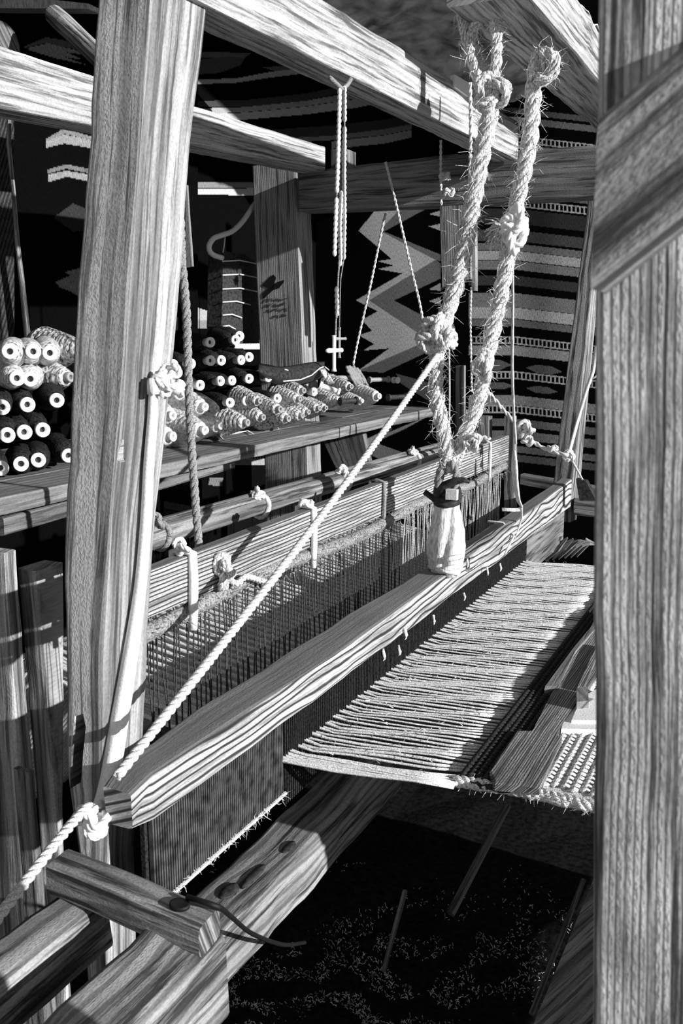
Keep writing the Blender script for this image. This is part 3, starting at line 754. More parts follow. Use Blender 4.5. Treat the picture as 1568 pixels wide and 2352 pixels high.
# upper loop (two legs)
for pts in ([(1052, -60), (1062, 40), (1076, 110), (1098, 180), (1120, 215)], [(1096, -60), (1094, -10), (1100, 40), (1084, 75), (1080, 120), (1102, 190)], [(1140, -60), (1133, 20), (1140, 90), (1138, 160), (1130, 215)]):
    p = rope_mesh(m, YP(pts, 1.70), .0105, plies=5); hairs(H, p, .0115, 90, .02)
main = YP([(1128, 190), (1125, 260), (1105, 360), (1085, 470), (1062, 590), (1035, 690), (1012, 760)], 1.70)
p = rope_mesh(m, main, .0165, plies=5); hairs(H, p, .0165, 260, .022)
low = YP([(1012, 770), (1000, 850), (1005, 930), (1022, 1010), (1032, 1085)], 1.70)
p = rope_mesh(m, low, .0155, plies=5); hairs(H, p, .0155, 200, .022)
mp = m.build('strands', M_SISAL, r1, True)
m = MB(); knot_mesh(m, aY(1127, 212, 1.69), .03, .008, 3); recalc(m.build('knot', M_SISAL, r1, True))
m = MB(); knot_mesh(m, aY(1005, 770, 1.69), .036, .009, 5, 3); recalc(m.build('knot', M_SISAL, r1, True))
H.build('fibres', M_SISAL, r1)
r2 = thing('sisal_rope', 'thick frayed rope tied under the roof beam and knotted halfway, right of the two', 'rope', aY(1040, 1060, 1.74))
m = MB(); H = MB()
p = rope_mesh(m, YP([(1262, 175), (1240, 125), (1225, 200), (1222, 260), (1210, 360), (1185, 470), (1172, 540), (1160, 620), (1140, 720), (1122, 800), (1110, 860), (1098, 920), (1070, 990), (1042, 1060)], 1.72), .0155, plies=5)
hairs(H, p, .0155, 420, .022)
p = rope_mesh(m, YP([(1240, 120), (1270, 130), (1272, 160), (1250, 185), (1232, 178)], 1.70), .011, plies=5); hairs(H, p, .011, 40, .02)
m.build('strands', M_SISAL, r2, True)
m = MB(); knot_mesh(m, aY(1182, 528, 1.70), .028, .008, 9, 3, (.75, .75, 1.5)); recalc(m.build('knot', M_WHITE, r2, True))
m = MB(); c = aY(1135, 530, 1.70)
for k in range(60):
    d = Vector((-rnd.random(), 0, rnd.uniform(-.9, .4))).normalized() * rnd.uniform(.015, .036); m.tube([aY(1160, 520, 1.69), aY(1158, 520, 1.69) + d * .7 + Vector((0, rnd.uniform(-.01, .01), 0)), aY(1160, 520, 1.70) + d * 1.3 + Vector((0, rnd.uniform(-.012, .012), -.006))], [.0015, .0012, .0006], 4)
m.build('tassel', M_SISAL, r2)
m = MB(); knot_mesh(m, aY(1108, 840, 1.69), .02, .008, 4, 1, (.8, .8, 1.4)); recalc(m.build('knot', M_SISAL, r2, True)); m = MB(); knot_mesh(m, aY(1085, 1015, 1.70), .016, .005, 6, 1); recalc(m.build('knot', M_SISAL, r2, True))
H.build('fibres', M_SISAL, r2)

# long twisted tension rope crossing the loom, knotted at the big rope
m = MB(); a = aY(1008, 812, 1.68); b = aX(268, 1785, -.60)
mid = aY(640, 1290, 1.12)
e = b
pts = [a + (e - a) * t + Vector((0, 0, -.012 * math.sin(math.pi * t))) for t in [0, .2, .4, .6, .8, 1]]
rope_mesh(m, pts, .0058, sides=6, pitch=.032)
tag(m.build('tension_rope', M_CORD, None, True), 'pale twisted rope running diagonally from the big knot down to the leaning post', 'rope')
# near rope at lower left
m = MB(); rope_mesh(m, [aX(-60, 2190, -.60), aX(0, 2102, -.612), aX(90, 1985, -.625), aX(165, 1892, -.64), aX(205, 1850, -.65)], .0055, pitch=.032)
tag(m.build('side_rope', M_CORD, None, True), 'blurred twisted rope leaving the frame at the lower left', 'rope')
# white strap down the post
st = thing('white_strap', 'glowing white strap tied to the leaning post and running down to its foot', 'strap', aX(215, 1890, -.66))
m = MB(); path = smooth_path([aX(x, y, -.672) for x, y in [(352, 895), (350, 960), (342, 1060), (335, 1200), (322, 1350), (300, 1500), (275, 1650), (252, 1790), (232, 1860), (212, 1890)]], .02)
m.tube(path, [.007 + .003 * min(1, i / 15) + (.004 * min(1, max(0, i / len(path) - .4) * 3)) for i in range(len(path))], 10, flat=.8); m.build('strap', M_WHITE, st, True)
m = MB(); knot_mesh(m, aX(215, 1880, -.655), .019, .005, 12, 2); recalc(m.build('knot', M_WHITE, st, True))
m = MB(); knot_mesh(m, aX(372, 880, -.66), .014, .0048, 15, 2); recalc(m.build('knot', M_CLOTH, st, True)); m = MB(); m.tube([aX(x, y, -.662) for x, y in [(352, 905), (350, 880), (375, 878), (405, 895), (415, 880)]], .007, 8); recalc(m.build('strap_end', M_CLOTH, st, True)); m = MB(); knot_mesh(m, aX(392, 855, -.668), .011, .004, 18, 1); recalc(m.build('knot', M_CLOTH, st, True))

# dark twisted cord beside the post
m = MB(); rope_mesh(m, [aX(x, y, -.78) for x, y in [(414, 500), (418, 600), (428, 720), (432, 850), (436, 960), (442, 1060), (450, 1170), (457, 1262)]], .0062, pitch=.04, sides=7)
tag(m.build('twisted_cord', M_DCORD, None, True), 'darker twisted cord hanging right of the leaning post down to the heddle bar', 'cord')
# splinter board behind
vb('post_splinter', [(424, 425), (430, 425), (442, 612), (428, 615)], 1.06, .002, W_POST, loom)

def cord(name, pts, r_, label, mat=M_CORD, cat='cord', twist=True, group=None, extra=None):
    m = MB()
    if twist: rope_mesh(m, pts, r_, sides=5, strands=2, pitch=r_ * 7, step=r_ * 1.6)
    else: m.tube(smooth_path(pts, .02), r_, 6)
    o = m.build(name, mat, None, True); tag(o, label, cat, group); return o
cord('thin_cord', YP([(885, 372), (905, 450), (940, 600), (962, 690), (972, 742)], 2.2), .0038, 'thin cord slanting from the dark cross beam to the big rope knot')
cord('thin_cord', YP([(885, 490), (868, 570), (845, 680), (822, 780), (808, 852)], 2.7), .0045, 'thin cord slanting down to the shelf in front of the zigzag rug')
o = cord('thin_cord', YP([(1012, 322), (1012, 400), (1013, 472)], 2.30), .0038, 'thin knotted cord hanging in front of the cross beam left of the thick ropes')
m = MB(); knot_mesh(m, aY(1022, 405, 2.29), .02, .005, 31, 1, (.6, .6, 1)); recalc(m.build('knot', M_CORD, o, True)); m = MB(); knot_mesh(m, aY(1030, 442, 2.29), .018, .005, 33, 1, (.7, .6, 1)); recalc(m.build('knot', M_CORD, o, True))
cord('thin_cord', YP([(1079, 190), (1081, 280), (1080, 360), (1078, 430)], 1.80), .0042, 'thin twisted cord over the face of the top beam beside the thick rope')
cord('thin_cord', YP([(1082, 660), (1080, 740), (1082, 850), (1083, 900)], 2.4), .0032, 'thin cord below the hanging boards between the thick ropes')
cord('thin_cord', YP([(1031, 790), (1032, 900), (1031, 1000)], 2.2), .0026, 'fine straight cord right of the big knot', twist=False)
# flat strap right
sp = thing('flat_strap', 'flat pale strap hanging in front of the striped rug and looped around the batten', 'strap', aY(1180, 1240, 2.1))
m = MB(); m.tube(smooth_path(YP([(1176, 588), (1177, 700), (1176, 850), (1180, 960), (1184, 1020)], 2.25), .03), .0055, 6, flat=.5)
m.tube(smooth_path(YP([(1180, 1035), (1183, 1100), (1190, 1150), (1198, 1170)], 2.25) + [Vector((-.64, 2.22, 1.115))], .02), [.006, .012, .014, .012, .011, .009, .006] + [.005] * 30, 8, flat=.4); m.build('strap', M_CLOTH, sp, True)
m = MB(); m.tube([aX(x, y, -.59) for x, y in [(1197, 1168), (1198, 1190), (1190, 1215), (1182, 1235)]], .004, 6, flat=.6)
m.tube([aX(1120, 1203, -.64) + Vector((0, 0, .006)), aX(1155, 1207, -.61) + Vector((0, 0, .006)), aX(1180, 1232, -.575), aX(1168, 1255, -.58), aX(1160, 1272, -.58)], .004, 6, flat=.6)
m.build('loop', M_CORD, sp, True)

# knotted cord at right + string on the far post
o = cord('knotted_cord', YP([(1115, 892), (1150, 935), (1178, 965), (1200, 990), (1225, 1015), (1262, 1035), (1305, 1046)], 2.3), .006, 'knotted cord running from the thick rope to the far leaning post')
m = MB(); knot_mesh(m, aY(1205, 985, 2.29), .022, .006, 41, 2); recalc(m.build('knot', M_CORD, o, True)); m = MB(); knot_mesh(m, aY(1212, 1012, 2.29), .014, .005, 42, 1); recalc(m.build('knot', M_CORD, o, True)); m = MB(); knot_mesh(m, aY(1268, 1030, 2.29), .012, .004, 43, 1); recalc(m.build('knot', M_CORD, o, True))
o = cord('white_string', [aY(1369, 795, 2.75), aY(1362, 850, 2.75), aY(1345, 900, 2.75), aY(1325, 970, 2.75), aY(1305, 1045, 2.6)], .006, 'white string hanging down the far leaning post to the knotted cord', mat=M_WHITE, twist=False)
m = MB(); knot_mesh(m, aY(1306, 1047, 2.55), .014, .005, 45, 2); recalc(m.build('knot', M_WHITE, o, True))
for q_ in ([(1371, 790), (1376, 830), (1373, 835)], [(1358, 850), (1362, 870), (1372, 862)]):
    m = MB(); m.tube(YP(q_, 2.75), .004, 5); recalc(m.build('string_end', M_WHITE, o, True))
cord('thin_cord', [aY(1308, 1050, 2.6), aY(1325, 1080, 2.7), aY(1342, 1112, 2.8)], .004, 'short cord from the white knot down to the batten end')

# rosary + crosses
ro = thing('rosary', 'double string of white beads with a cross hanging from the top beam', 'rosary', aX(780, 850, -.72))
bm_ = MB()
def lathe_z(m, prof, c, n=10):
    m.loft([[Vector(c) + Vector((math.cos(6.283 * k / n) * r_, math.sin(6.283 * k / n) * r_, z)) for k in range(n)] for z, r_ in prof])
prof = [(.0055 * math.cos(a), max(.0003, .0036 * math.sin(a))) for a in [math.pi * k / 8 for k in range(8, -1, -1)]]
lathe_z(bm_, prof, (0, 0, 0)); bead0 = None
def lin(tab, y):
    for (x0, y0), (x1, y1) in zip(tab[:-1], tab[1:]):
        if y <= y1: return x0 + (x1 - x0) * (y - y0) / (y1 - y0)
    return tab[-1][0]
strands = [[(780, 205), (778, 300), (775, 400), (771, 500), (768, 590)], [(791, 200), (791, 300), (790, 400), (791, 500), (789, 598)], [(784, 440), (780, 520), (782, 600), (779, 612)], [(773, 660), (774, 730)]]
for si, tab in enumerate(strands):
    y = tab[0][1] + 6
    while y < tab[-1][1]:
        if not (si < 2 and (280 < y < 290 or 444 < y < 452)):
            p = aX(lin(tab, y), y, -.66 - .003 * si)
            if bead0 is None:
                q = MB(); q.v = [v + p for v in bm_.v]; q.f = bm_.f; q.uv = bm_.uv
                bead0 = q.build('bead', M_BEAD, ro, True, origin=p)
            else:
                c = bead0.copy(); COL.objects.link(c); c.parent = ro; c.location = p - WL[ro.name]
        y += 13.2
m = MB()
for tab in strands: m.tube([aX(x, y, -.661) for x, y in tab], .0012, 5)
m.tube([aX(x, y, -.661) for x, y in [(779, 600), (776, 640), (774, 700), (771, 740), (770, 800)]], .0015, 5)
m.tube([aX(x, y, -.661) for x, y in [(789, 598), (782, 640), (780, 700), (779, 760)]], .001, 4)
m.tube([aX(x, y, -.665) for x, y in [(757, 178), (775, 195), (785, 205), (797, 196), (806, 182)]], .0035, 6)
m.build('string', M_DCORD, ro, True)
def cross(name, cx_, ty, by, army, hw, wpx, xq, mat, parent):
    m = MB(); P = lambda x, y: aX(x, y, xq)
    for pts in ([(cx_, ty), (cx_, by)], ):
        m.tube([P(cx_, ty), P(cx_, ty + 6), P(cx_, by - 8), P(cx_, by)], [wpx * .0004, wpx * .0003, wpx * .0003, wpx * .00045], 8)
    # arms run along Y
    a = P(cx_, army); L = hw
    m.tube([a + Vector((0, -L, 0)), a + Vector((0, -L + .006, 0)), a + Vector((0, L - .006, 0)), a + Vector((0, L, 0))], [wpx * .00025, wpx * .0004, wpx * .0003, wpx * .0004], 8)
    return recalc(m.build(name, mat, parent, True))
cross('cross', 767, 770, 853, 805, .026, 10, -.66, M_METAL, ro)
cross('cross', 779, 752, 822, 778, .022, 7, -.668, M_TUBE, ro)

# hanger and bag
hb = thing('hanging_bag', 'dark ribbed bag with pale piping on a white curved hanger left of the rear post', 'bag', aX(550, 750, -1.50))
m = MB(); m.tube(smooth_path([aX(x, y, -1.47) for x, y in [(600, 452), (582, 472), (560, 505), (535, 530), (510, 540), (490, 548), (480, 565), (483, 580), (495, 588), (510, 592)]], .01), .0075, 8); m.build('hanger', M_METAL, hb, True)
m = MB(); m.tube([aX(x, y, -1.47) for x, y in [(517, 540), (515, 560), (512, 580)]], .002, 5); m.build('hook_wire', M_CORD, hb, True)
m = MB(); R = []
for y, l, r_ in [(577, 514, 560), (590, 512, 585), (640, 511, 592), (700, 510, 594), (750, 508, 596), (790, 520, 596)]:
    a = aX(l, y, -1.50); b = aX(r_, y, -1.50); b.z = a.z; R.append([a, b, b + Vector((-.05, 0, 0)), a + Vector((-.05, 0, 0))])
m.loft(R); recalc(m.build('bag_body', M_LEATHER, hb))
m = MB(); m.box(tuple(aX(498, 745, -1.54)), tuple(aX(512, 600, -1.52))); recalc(m.build('bag_side', M_BLACK, hb))
m = MB()
for y, xe in [(600, 590), (632, 592), (664, 592), (694, 575), (724, 555), (750, 540)]:
    m.tube([aX(511, y, -1.495), aX((511 + xe) / 2, y - 2, -1.493), aX(xe, y + 6, -1.495)], .0022, 5)
m.build('piping', M_METAL, hb)

# ================================================================== HEDDLE SHAFTS
def tie_loop(px, parent, yc, x0, x1, zt, zb, tail=.06, wd=.010, mat=M_WHITE, knot=True, seed=1):
    m = MB(); xf = x1 + .004; xb = x0 - .004
    loop = [(xb, yc, zb), (xb, yc, zt + .003), ((xf + xb) / 2, yc, zt + .006), (xf, yc + .002, zt + .002), (xf + .002, yc, (zt + zb) / 2), (xf + .002, yc - .002, zb), (xf + .001, yc - .004, zb - tail)]
    m.tube([Vector(p) for p in loop], wd * .6, 6, flat=1)
    # flatten: strap wide along y
    for i, v in enumerate(m.v): pass
    if knot: knot_mesh(m, ((xf + xb) / 2 + .004, yc - .008, zt + .012), .012, .0035, seed, 1)
    o = recalc(m.build('tie', mat, parent, True)); return o
h1 = thing('heddle_shaft', 'front heddle shaft: straight-grained sunlit bar with white ties and hanging heddle cords', 'loom part', (-.735, 1.75, .75))
HX = -.725
h1bar = ybeam('shaft_bar', HX, .022, .90, 2.56, (1.188, 1.250), (1.190, 1.262), W_LINE, h1, bevel=.0025, wob=.001); shade_top(h1bar, W_TOPSHADE)
for i, (px_, py_, tail, wd, mt) in enumerate([(435, 1300, .04, .011, M_WHITE), (715, 1215, .035, .009, M_WHITE), (877, 1130, .004, .006, M_DCORD), (1122, 1030, .03, .006, M_CLOTH)]):
    yc = aX(px_, py_, HX).y; z0 = 1.189; z1 = 1.251 + .009 * (yc - .9) / 1.6
    tie_loop(px_, h1, yc, HX - .022, HX, z1, z0, tail, wd, mt, i != 2, seed=60 + i)
m = MB(); c = aX(515, 1312, HX + .012); knot_mesh(m, c, .020, .0055, 71, 2, (.6, .9, 1.3)); rope_mesh(m, [c + Vector((0, .01, -.015)), aX(545, 1340, HX + .015), aX(565, 1325, HX + .015), aX(600, 1335, HX + .012), aX(620, 1340, HX + .01)], .005); recalc(m.build('rope_knot', M_SISAL, h1, True))
# woolly roll under the bar
m = MB(); ys = np.linspace(.9, 2.55, 60)
m.tube([Vector((HX - .008, y, 1.172 - .006 * math.sin(y * 9) + .003 * mnoise.noise(Vector((y * 30, 0, 0))))) for y in ys], [.012 + .004 * mnoise.noise(Vector((y * 22, 5, 0))) for y in ys], 8)
hr = MB(); P = [Vector((HX - .006, y, 1.170)) for y in np.linspace(.9, 2.55, 200)]; hairs(hr, P, .013, 700, .018)
m.build('wool_roll', M_FUZZ, h1, True); tag(hr.build('wool_fuzz', M_FUZZ, h1), 'loose fibres along the wool roll', kind='stuff')
def heddles(n, x, y0, y1, zt, zb, parent, r_=.0011, mat=M_HED):
    m = MB()
    for k in range(n):
        y = y0 + (y1 - y0) * (k + rnd.uniform(-.45, .45)) / n; pts = []; lean_ = rnd.uniform(-.012, .012); ph = rnd.uniform(0, 6)
        for i in range(7):
            u = i / 6; pts.append(Vector((x + rnd.uniform(-.003, .003), y + lean_ * u + .002 * math.sin(u * 7 + ph), zt + (zb - zt) * u)))
        m.tube(pts, r_, 4, caps=False)
    o = m.build('heddle_cords', mat, parent, True); tag(o, 'thin dark heddle cords', kind='stuff'); return o
heddles(84, HX - .008, .93, 1.80, 1.165, .78, h1)
heddles(90, HX - .008, 1.80, 2.52, 1.165, .78, h1, mat=M_HED_LIT)
h2 = thing('heddle_shaft', 'rear heddle shaft: dark round pole with cloth ties behind the front bar', 'loom part', (-.9, 1.8, .75))
m = MB(); m.tube([Vector((-.90, y, 1.232 - .02 * (y - 1.0) / 1.6 + .002 * math.sin(y * 5))) for y in np.linspace(1.0, 2.62, 20)], .019, 14); recalc(m.build('round_pole', W_GREY, h2, True))
m = MB(); m.tube([Vector((-.90 - .012, y, 1.232 + .017 - .02 * (y - 1.0) / 1.6)) for y in np.linspace(1.0, 2.62, 20)], .008, 8); m.build('top_strip', W_DARK, h2, True)
for i, px_ in enumerate([(376, 1235), (605, 1165), (795, 1110), (955, 1050)]):
    yc = aX(px_[0], px_[1], -.89).y; z = 1.232 - .02 * (yc - 1.0) / 1.6
    m = MB()
    m.tube([Vector((-.90 + .022 * math.cos(a), yc + .003 * math.sin(a * 2), z + .022 * math.sin(a))) for a in [2 * math.pi * k / 16 for k in range(17)]], .005, 6); knot_mesh(m, (-.895, yc - .012, z + .024), .013, .004, 80 + i, 2)
    recalc(m.build('tie', M_CLOTH if i else M_DCORD, h2, True))
heddles(36, -.90, 1.05, 2.50, 1.21, .80, h2)

# ================================================================== BATTEN
bt = thing('batten', 'long swinging batten: bold-grained cap rail over a fine-toothed reed', 'loom part', (-.61, 1.75, .88))
BX = -.603
def br(y, zt, zb, xf, xb): return [(xf, y, zb), (xf, y, zt), (xb, y, zt), (xb + .004, y, zb)]
cap = member('cap_rail', [br(.728, 1.066, 1.024, -.604, -.642), br(.76, 1.076, 1.020, -.600, -.648), br(.95, 1.079, 1.026, -.592, -.655), br(1.24, 1.080, 1.031, -.585, -.656), br(1.7, 1.085, 1.028, -.590, -.645),
                          br(2.36, 1.091, 1.020, -.603, -.648), br(2.88, 1.100, 1.010, -.612, -.648)], W_BOLD, bt, bevel=.005, wob=.002)
shade_top(cap, W_TOPSHADE)
m = MB()
y = .775
while y < 1.074:
    m.box((BX - .018, y, .900), (BX - .012, y + .0022, 1.018)); y += .0046
rd = m.build('reed', M_REEDD, bt); tag(rd, 'dusty near section of the reed', kind='stuff')
m = MB(); m.box((BX - .026, .77, .895), (BX - .020, 1.076, 1.018)); recalc(m.build('reed_backing', M_REED, bt))
m = MB(); m.tube([Vector((BX - .012, y, .899)) for y in np.linspace(.77, 1.078, 20)], .003, 6); hairs(m, [Vector((BX - .012, y, .899)) for y in np.linspace(.77, 1.075, 60)], .003, 160, .008); m.build('reed_binding', M_CORD, bt)
m = MB(); y = 1.080
while y < 2.37:
    m.box((BX - .018, y, .88), (BX - .013, y + .0022, 1.018)); y += .0062
tag(m.build('reed', M_REED, bt), 'dark far section of the reed above the warp', kind='stuff')
m = MB(); m.box((BX - .03, 1.078, .955), (BX - .022, 2.37, 1.018)); recalc(m.build('reed_backing', M_REED, bt))
ybeam('reed_end_board', BX - .01, .02, 2.37, 2.80, (.90, 1.015), (.92, 1.015), W_DARK, bt)
m = MB(); c = Vector((BX - .003, 1.79, 1.078))
rail2 = ybeam('splint', -.584, .030, 1.80, 2.16, (1.060, 1.094), (1.066, 1.099), W_BOLD, bt, bevel=.004); tag(rail2, 'short splint lashed along the cap rail')
# white lint tufts
m = MB()
for x, y in [(1072, 1290), (1118, 1310), (1148, 1300), (1065, 1365), (995, 1420), (915, 1490), (880, 1500), (930, 1452)]:
    c = aX(x, y, -.583)
    for k in range(5): m.tube([c + Vector((0, rnd.uniform(-.003, .003), rnd.uniform(0, .008))), c + Vector((.003, rnd.uniform(-.004, .004), -.006)), c + Vector((.002, rnd.uniform(-.006, .006), -.012))], [.0015, .0012, .0004], 4)
tag(m.build('lint_tuft', M_WHITE, bt), 'white lint tufts under the cap rail', kind='stuff')

# wrapped peg hanging at the rope's end
pg = thing('wrapped_peg', 'peg wrapped in white cloth, standing on the batten below the thick ropes', 'peg', aY(1028, 1320, 1.70))
prof_px = [(1322, 1005, 1050), (1300, 990, 1058), (1275, 986, 1060), (1250, 984, 1062), (1215, 990, 1060), (1185, 996, 1055), (1160, 1000, 1050), (1150, 1004, 1046)]
rings = []
for y, l, r_ in prof_px:
    a = aY(l, y, 1.69); b = aY(r_, y, 1.69); c = (a + b) / 2; rad = (b - a).length / 2
    rings.append([c + Vector((math.cos(t) * rad, math.sin(t) * rad * .8, 0)) * (1 + .11 * math.sin(t * 6 + y * .02) + .07 * math.sin(t * 11 + y * .05)) for t in [2 * math.pi * k / 40 for k in range(40)]])
    for q in rings[-1]: q.z = c.z
R2 = []
for a, b in zip(rings[:-1], rings[1:]):
    for i in range(4): R2.append([p.lerp(q, i / 4) for p, q in zip(a, b)])
R2.append(rings[-1]); m = MB(); m.loft(R2); recalc(m.build('cloth_wrap', M_CLOTH, pg, True))
m = MB()
for k, (y, l, r_) in enumerate([(1295, 985, 1050), (1285, 1000, 1062), (1308, 990, 1056)]):
    m.tube([aY(l + (r_ - l) * t, y - 16 * t * (1 if k else -1) + 8, 1.69 - .036 * math.sin(math.pi * t) - .0) for t in [i / 10 for i in range(11)]], .006, 6, flat=.6)
recalc(m.build('cloth_band', M_CLOTH, pg, True))
m = MB()
for y, s in [(1150, 1.0), (1140, 1.05), (1128, .95)]:
    c = (aY(1003, y + 4, 1.69) + aY(1050, y - 6, 1.69)) / 2; rad = .021 * s
    m.tube([c + Vector((math.cos(t) * rad, math.sin(t) * rad, .004 * math.sin(t))) for t in [2 * math.pi * k / 16 for k in range(17)]], .008, 6)
m.tube(YP([(1000, 1140), (1020, 1115), (1045, 1105), (1065, 1102), (1078, 1108)], 1.665), [.008, .009, .008, .005, .003], 6)
m.tube(YP([(975, 1130), (995, 1145), (1010, 1160)], 1.675), .006, 6)
recalc(m.build('black_binding', M_LEATHER, pg, True))
m = MB(); c = aY(1038, 1133, 1.665); m.box((c.x - .011, c.y - .006, c.z - .012), (c.x + .011, c.y + .004, c.z + .008)); recalc(m.build('paper_scrap', M_WHITE, pg))
m = MB(); rope_mesh(m, YP([(1020, 1060), (1008, 1100), (1005, 1150)], 1.69), .009); rope_mesh(m, YP([(1035, 1060), (1048, 1090), (1040, 1130)], 1.69), .008); m.build('rope_end', M_DCORD, pg, True)

# ================================================================== WARP
m = MB()
NW = 118; XF = -.372
for k in range(NW):
    u = k / (NW - 1); y0 = 1.050 + (2.419 - 1.050) * u; y1 = 1.014 + (2.372 - 1.014) * u
    if k < 9: y0 = 1.104 + .0040 * k; y1 = 1.070 + .0040 * k
    j = rnd.uniform(-.0013, .0013); pts = []
    for i in range(26):
        t = i / 25
        x = XF - t * (.62 - .372) * 1.0 if i < 13 else None
        x = XF + .0 - (1.75 - .372) * t
        yy = y0 + (y1 - y0) * min(1, (XF - x) / .235) + j
        if x < -.6: yy = y1 + j + .0
        z = .950 + .0018 * math.sin(i * 1.7 + k) * (x > -.6) + (0 if x > -.62 else (.014 if k % 2 else -.010) * min(1, (-.62 - x) / .1) + .15 * min(.48, -.62 - x) - 1.1 * max(0, -1.12 - x))
        pts.append(Vector((x, yy, z)))
    r0 = .0018 + rnd.uniform(-.0005, .0006); m.tube(pts, [r0 if p.x > -.62 else .0042 for p in pts], 5)
tag(m.build('warp', M_WARP, None, True), 'taut pale warp threads running from the woven rug through the reed', 'yarn', kind='stuff')
# lint on warp
m = MB()
for _ in range(700):
    x = rnd.uniform(-.6, -.4); y = 1.1 + 1.3 * rnd.random(); p = Vector((x, y, .953)); m.tube([p, p + Vector((rnd.uniform(-.006, .006), rnd.uniform(-.005, .005), rnd.uniform(.0, .004)))], [.0006, .0004], 3, caps=False)
tag(m.build('warp_lint', M_WHITE), 'tiny white lint caught on the warp threads', 'lint', kind='stuff')

# ================================================================== RUG being woven
rug = thing('woven_rug', 'rug in progress on the loom: dark weft band, pale wool beyond the wooden stretcher', 'rug', (-.2, 1.7, .4))
def rugsheet(name, x0, x1, ya, yb, mat, z=.946, nx=20, ny=90, amp=.0015, th=.007, drop=False):
    m = MB(); P = []
    for i in range(ny + 1):
        r = []
        for j in range(nx + 1):
            u = j / nx; v = i / ny; x = x0 + (x1 - x0) * u; y = ya + (yb - ya) * v + (.004 * math.sin(x * 60) + .005 * mnoise.noise(Vector((x * 40, 0, 0)))) * (1 - v)
            r.append(Vector((x, y, z + amp * mnoise.noise(Vector((x * 120, y * 120, 0))))))
        P.append(r)
    m.grid(P); o = m.build(name, mat, rug, True); s = o.modifiers.new('s', 'SOLIDIFY'); s.thickness = th; s.offset = 0; return o
rugsheet('dark_weft', -.376, -.30, 1.128, 2.42, M_RUGD, z=.95)
rugsheet('pale_weft', -.302, .20, 1.135, 2.42, M_RUG, nx=60, ny=150, amp=.003)
# raised loops: dark rows along y and pale loops
def loops(name, xs, ya, yb, pitch, mat, zc, r_=.0028, lab=None):
    m = MB()
    for x in xs:
        y = ya + rnd.random() * pitch
        while y < yb:
            m.tube([Vector((x - .004, y - pitch * .3, zc)), Vector((x, y, zc + .004)), Vector((x + .004, y + pitch * .3, zc))], r_, 5); y += pitch
    o = m.build(name, mat, rug, True); tag(o, lab, kind='stuff')
loops('weft_loops', [-.369, -.359, -.349, -.338, -.326, -.314], 1.135, 2.41, .011, M_RUGD, .953, .0034, 'dark woven weft loops')
loops('wool_loops', [-.29 + .013 * k for k in range(12)], 1.16, 1.75, .012, M_RUG, .950, .0035, 'pale wool loops')
m = MB(); P = [Vector((x, 1.128 + .012 * math.sin(min(1, (x + .376) / .12) * 1.5) + .003 * mnoise.noise(Vector((x * 60, 0, 0))), .948)) for x in np.linspace(-.378, .1, 90)]
rope_mesh(m, P, .0085, pitch=.03); hairs(m, P, .008, 300, .007); m.tube(YP([(1288, 1835), (1300, 1855), (1292, 1870)], 1.13), .0005, 3); m.build('selvedge', M_RUG, rug, True)
# unseen drop of rug, added over the front to shade the ground
m = MB(); P = []
for i in range(40):
    r = []
    for j in range(12):
        r.append(Vector((.20 + .03 * math.sin(j / 11 * 1.5), 1.135 + 1.285 * i / 39, .946 - .75 * (j / 11) ** 1.2)))
    P.append(r)
m.grid(P); o = m.build('shade_rug_fall', M_RUG, rug, True)
# wooden stretcher (temple)
Zt = .958
def zt(x, y, z=Zt): return aZ(x, y, z)
st_ = thing('rug_stretcher', 'notched bold-grained wooden stretcher lying across the woven rug', 'stretcher', zt(1200, 1700))
def plate(name, poly, h, mat, parent, z=Zt, label=None, bev=.003):
    a = [aZ(x, y, z + h) for x, y in poly]; lo = [Vector((p.x, p.y, z - .004)) for p in a]
    c = sum(a, Vector()) / len(a); up_ = [p.lerp(c, .02) for p in a]; mid_ = [Vector((p.x, p.y, z + h * .8)) for p in a]
    m = MB()
    # grain runs along the plate: planar UV
    m.loft([lo, mid_, up_]); o = recalc(m.build(name, mat, parent))
    d = (a[0] - a[len(a) // 2]); d = Vector((d.x, d.y, 0)).normalized(); e = Vector((-d.y, d.x, 0)); uvl = o.data.uv_layers[0]
    for pl in o.data.polygons:
        for li in pl.loop_indices:
            co = o.data.vertices[o.data.loops[li].vertex_index].co; uvl.data[li].uv = (co.dot(d), co.dot(e) + co.z)
    if label: tag(o, label)
    return o
zi = lambda pts: [(1020 + x / 4.126, 1350 + y / 4.126) for x, y in pts]
plate('main_arm', zi([(1480, 430), (1440, 820), (1100, 1310), (1060, 1400), (1115, 1420), (900, 1900), (780, 1880), (480, 1860), (430, 1740), (690, 1360), (830, 1360), (1010, 1010), (1230, 620), (1480, 260)]), .006, W_NOTCH, st_)
plate('upper_arm', zi([(1380, 380), (1480, 200), (1480, 330), (1240, 600), (1080, 935), (950, 940), (1230, 560)]), .011, W_DARK, st_)
plate('side_arm', zi([(1480, 560), (1420, 700), (1320, 940), (1260, 940), (1350, 750), (1450, 520)]), .010, W_NOTCH, st_, z=.962)
plate('wedge_block', zi([(1250, 945), (1360, 935), (1370, 1070), (1255, 1082)]), .014, W_DARK, st_, z=.964, label='small dark square block')
pp = thing('paper_sheet', 'folded white paper lying on the rug behind the stretcher', 'paper', zt(1335, 1640))
plate('sheet', [(1305, 1620), (1372, 1580), (1372, 1676), (1288, 1674)], .006, M_WHITE, pp, z=.955)
plate('flap', [(1322, 1630), (1372, 1600), (1372, 1655), (1312, 1654)], .003, M_WHITE, pp, z=.963)

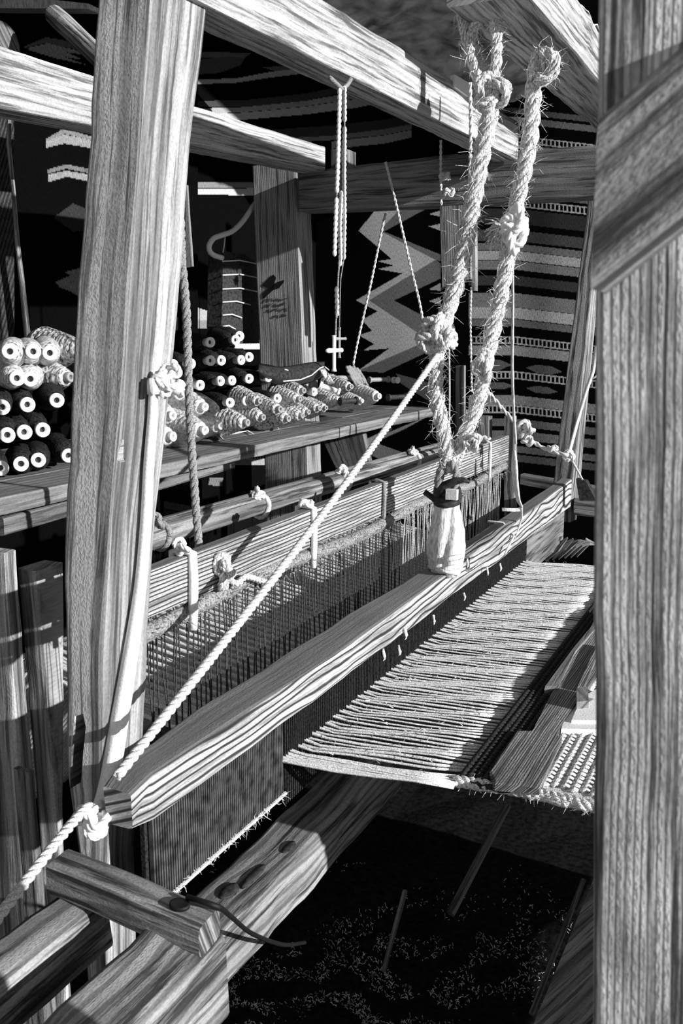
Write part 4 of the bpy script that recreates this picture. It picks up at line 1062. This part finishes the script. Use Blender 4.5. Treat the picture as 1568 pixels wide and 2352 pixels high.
# ================================================================== things under the warp end
m = MB()
for k in range(7):
    pts = YP([(1240 + k * 14, 1290 - k * 2), (1265 + k * 14, 1262 - k * 3), (1290 + k * 13, 1232 + k * 3)], 2.75 + .01 * k); m.tube(pts, [.004, .018, .004], 6, flat=.3)
tag(recalc(m.build('wood_offcuts', W_GREY, None)), 'splintered grey offcuts beyond the far end of the warp', 'wood')
m = MB(); a = YP([(1322, 1100), (1345, 1105), (1368, 1150), (1330, 1150)], 2.75); m.loft([a, [p + Vector((0, .03, 0)) for p in a]])
tag(recalc(m.build('iron_plate', M_LEATHER, None)), 'dark angular plate at the far end of the batten', 'plate')
# cable
m = MB(); m.tube(smooth_path([aZ(430, 2060, .968), aZ(500, 2083, .969), aZ(530, 2105, .90), aZ(580, 2145, .80), aZ(650, 2170, .70), aZ(700, 2165, .62)], .01), .003, 6)
tag(m.build('black_cable', M_BLACK, None, True), 'thin black cable hanging off the cleat at the lower left', 'cable')
# leaning plank bottom right
a = [aZ(1205, 2400, .42), aZ(1420, 2400, .42), aZ(1385, 1960, .42), aZ(1352, 2045, .42)]
m = MB(); m.loft([[p - Vector((0, 0, .03)) for p in a], a]); o = recalc(m.build('ground_plank', W_POST, None))
uvl = o.data.uv_layers[0]
for pl in o.data.polygons:
    for li in pl.loop_indices:
        co = o.data.vertices[o.data.loops[li].vertex_index].co; uvl.data[li].uv = (co.y * .9 + co.x * .3, co.x * .9 - co.y * .3)
tag(o, 'coarse grained plank at the bottom beside the foreground post', 'plank')
# treadle bars in the dark
for (x0, y0, x1, y1, lab) in [(1165, 1850, 1035, 2100, 'dim treadle bar running into the dark, right one'), (930, 2045, 880, 2230, 'dim thin stick in the dark left of the treadle bar'), (1340, 2020, 1220, 2330, 'dark lath beside the bottom plank')]:
    a = aZ(x0, y0, .3); b = aZ(x1, y1, .12); m = MB(); m.tube([a, b], .012 if x0 == 1165 else .006, 5); tag(m.build('treadle_bar', W_DARK, None), lab, 'bar')
# grass
m = MB()
for _ in range(12000):
    px_ = rnd.uniform(490, 1330); py_ = rnd.uniform(1980, 2400)
    if rnd.random() > (.2 + .8 * max(0, (py_ - 2050) / 300)) * (1.0 if px_ < 900 else .6): continue
    if mnoise.noise(Vector((px_ * .012, py_ * .02, 0))) < -.05: continue
    p = aZ(px_, py_, 0.0); l = rnd.uniform(.004, .014); d = Vector((rnd.uniform(-1, 1), rnd.uniform(-1, 1), rnd.uniform(.3, 1.3))).normalized() * l
    m.tube([p, p + d * .6, p + d + Vector((0, 0, -.004))], [.0009, .0007, .0003], 3, caps=False)
tag(m.build('dry_grass', M_GRASS), 'sparse dry grass on the dark ground under the rug', 'grass', kind='stuff')
# ---- top left clutter
m = MB(); a = YP([(-60, -20), (202, 8), (202, 20), (-60, 18)], 2.2); m.loft([a, [p + Vector((0, .05, 0)) for p in a]]); tag(recalc(m.build('roof_lath', M_CLOTH, None)), 'bright ragged roof edge strip at the top left corner', 'roof strip')
m = MB(); m.tube([aX(125, 35, -1.5), aX(150, 58, -1.45), aX(186, 92, -1.40), aX(270, 172, -1.25)], [.021, .022, .021, .02], 12); tag(recalc(m.build('log_stub', W_GREY, None)), 'short sawn log stub below the roof at the top left', 'log')
m = MB(); c = aX(10, 100, -1.62); m.tube([c, c + Vector((-.1, 0, 0))], .045, 20); tag(recalc(m.build('round_log', W_DARK, None)), 'round dark log end at the left edge above the upper rail', 'log')
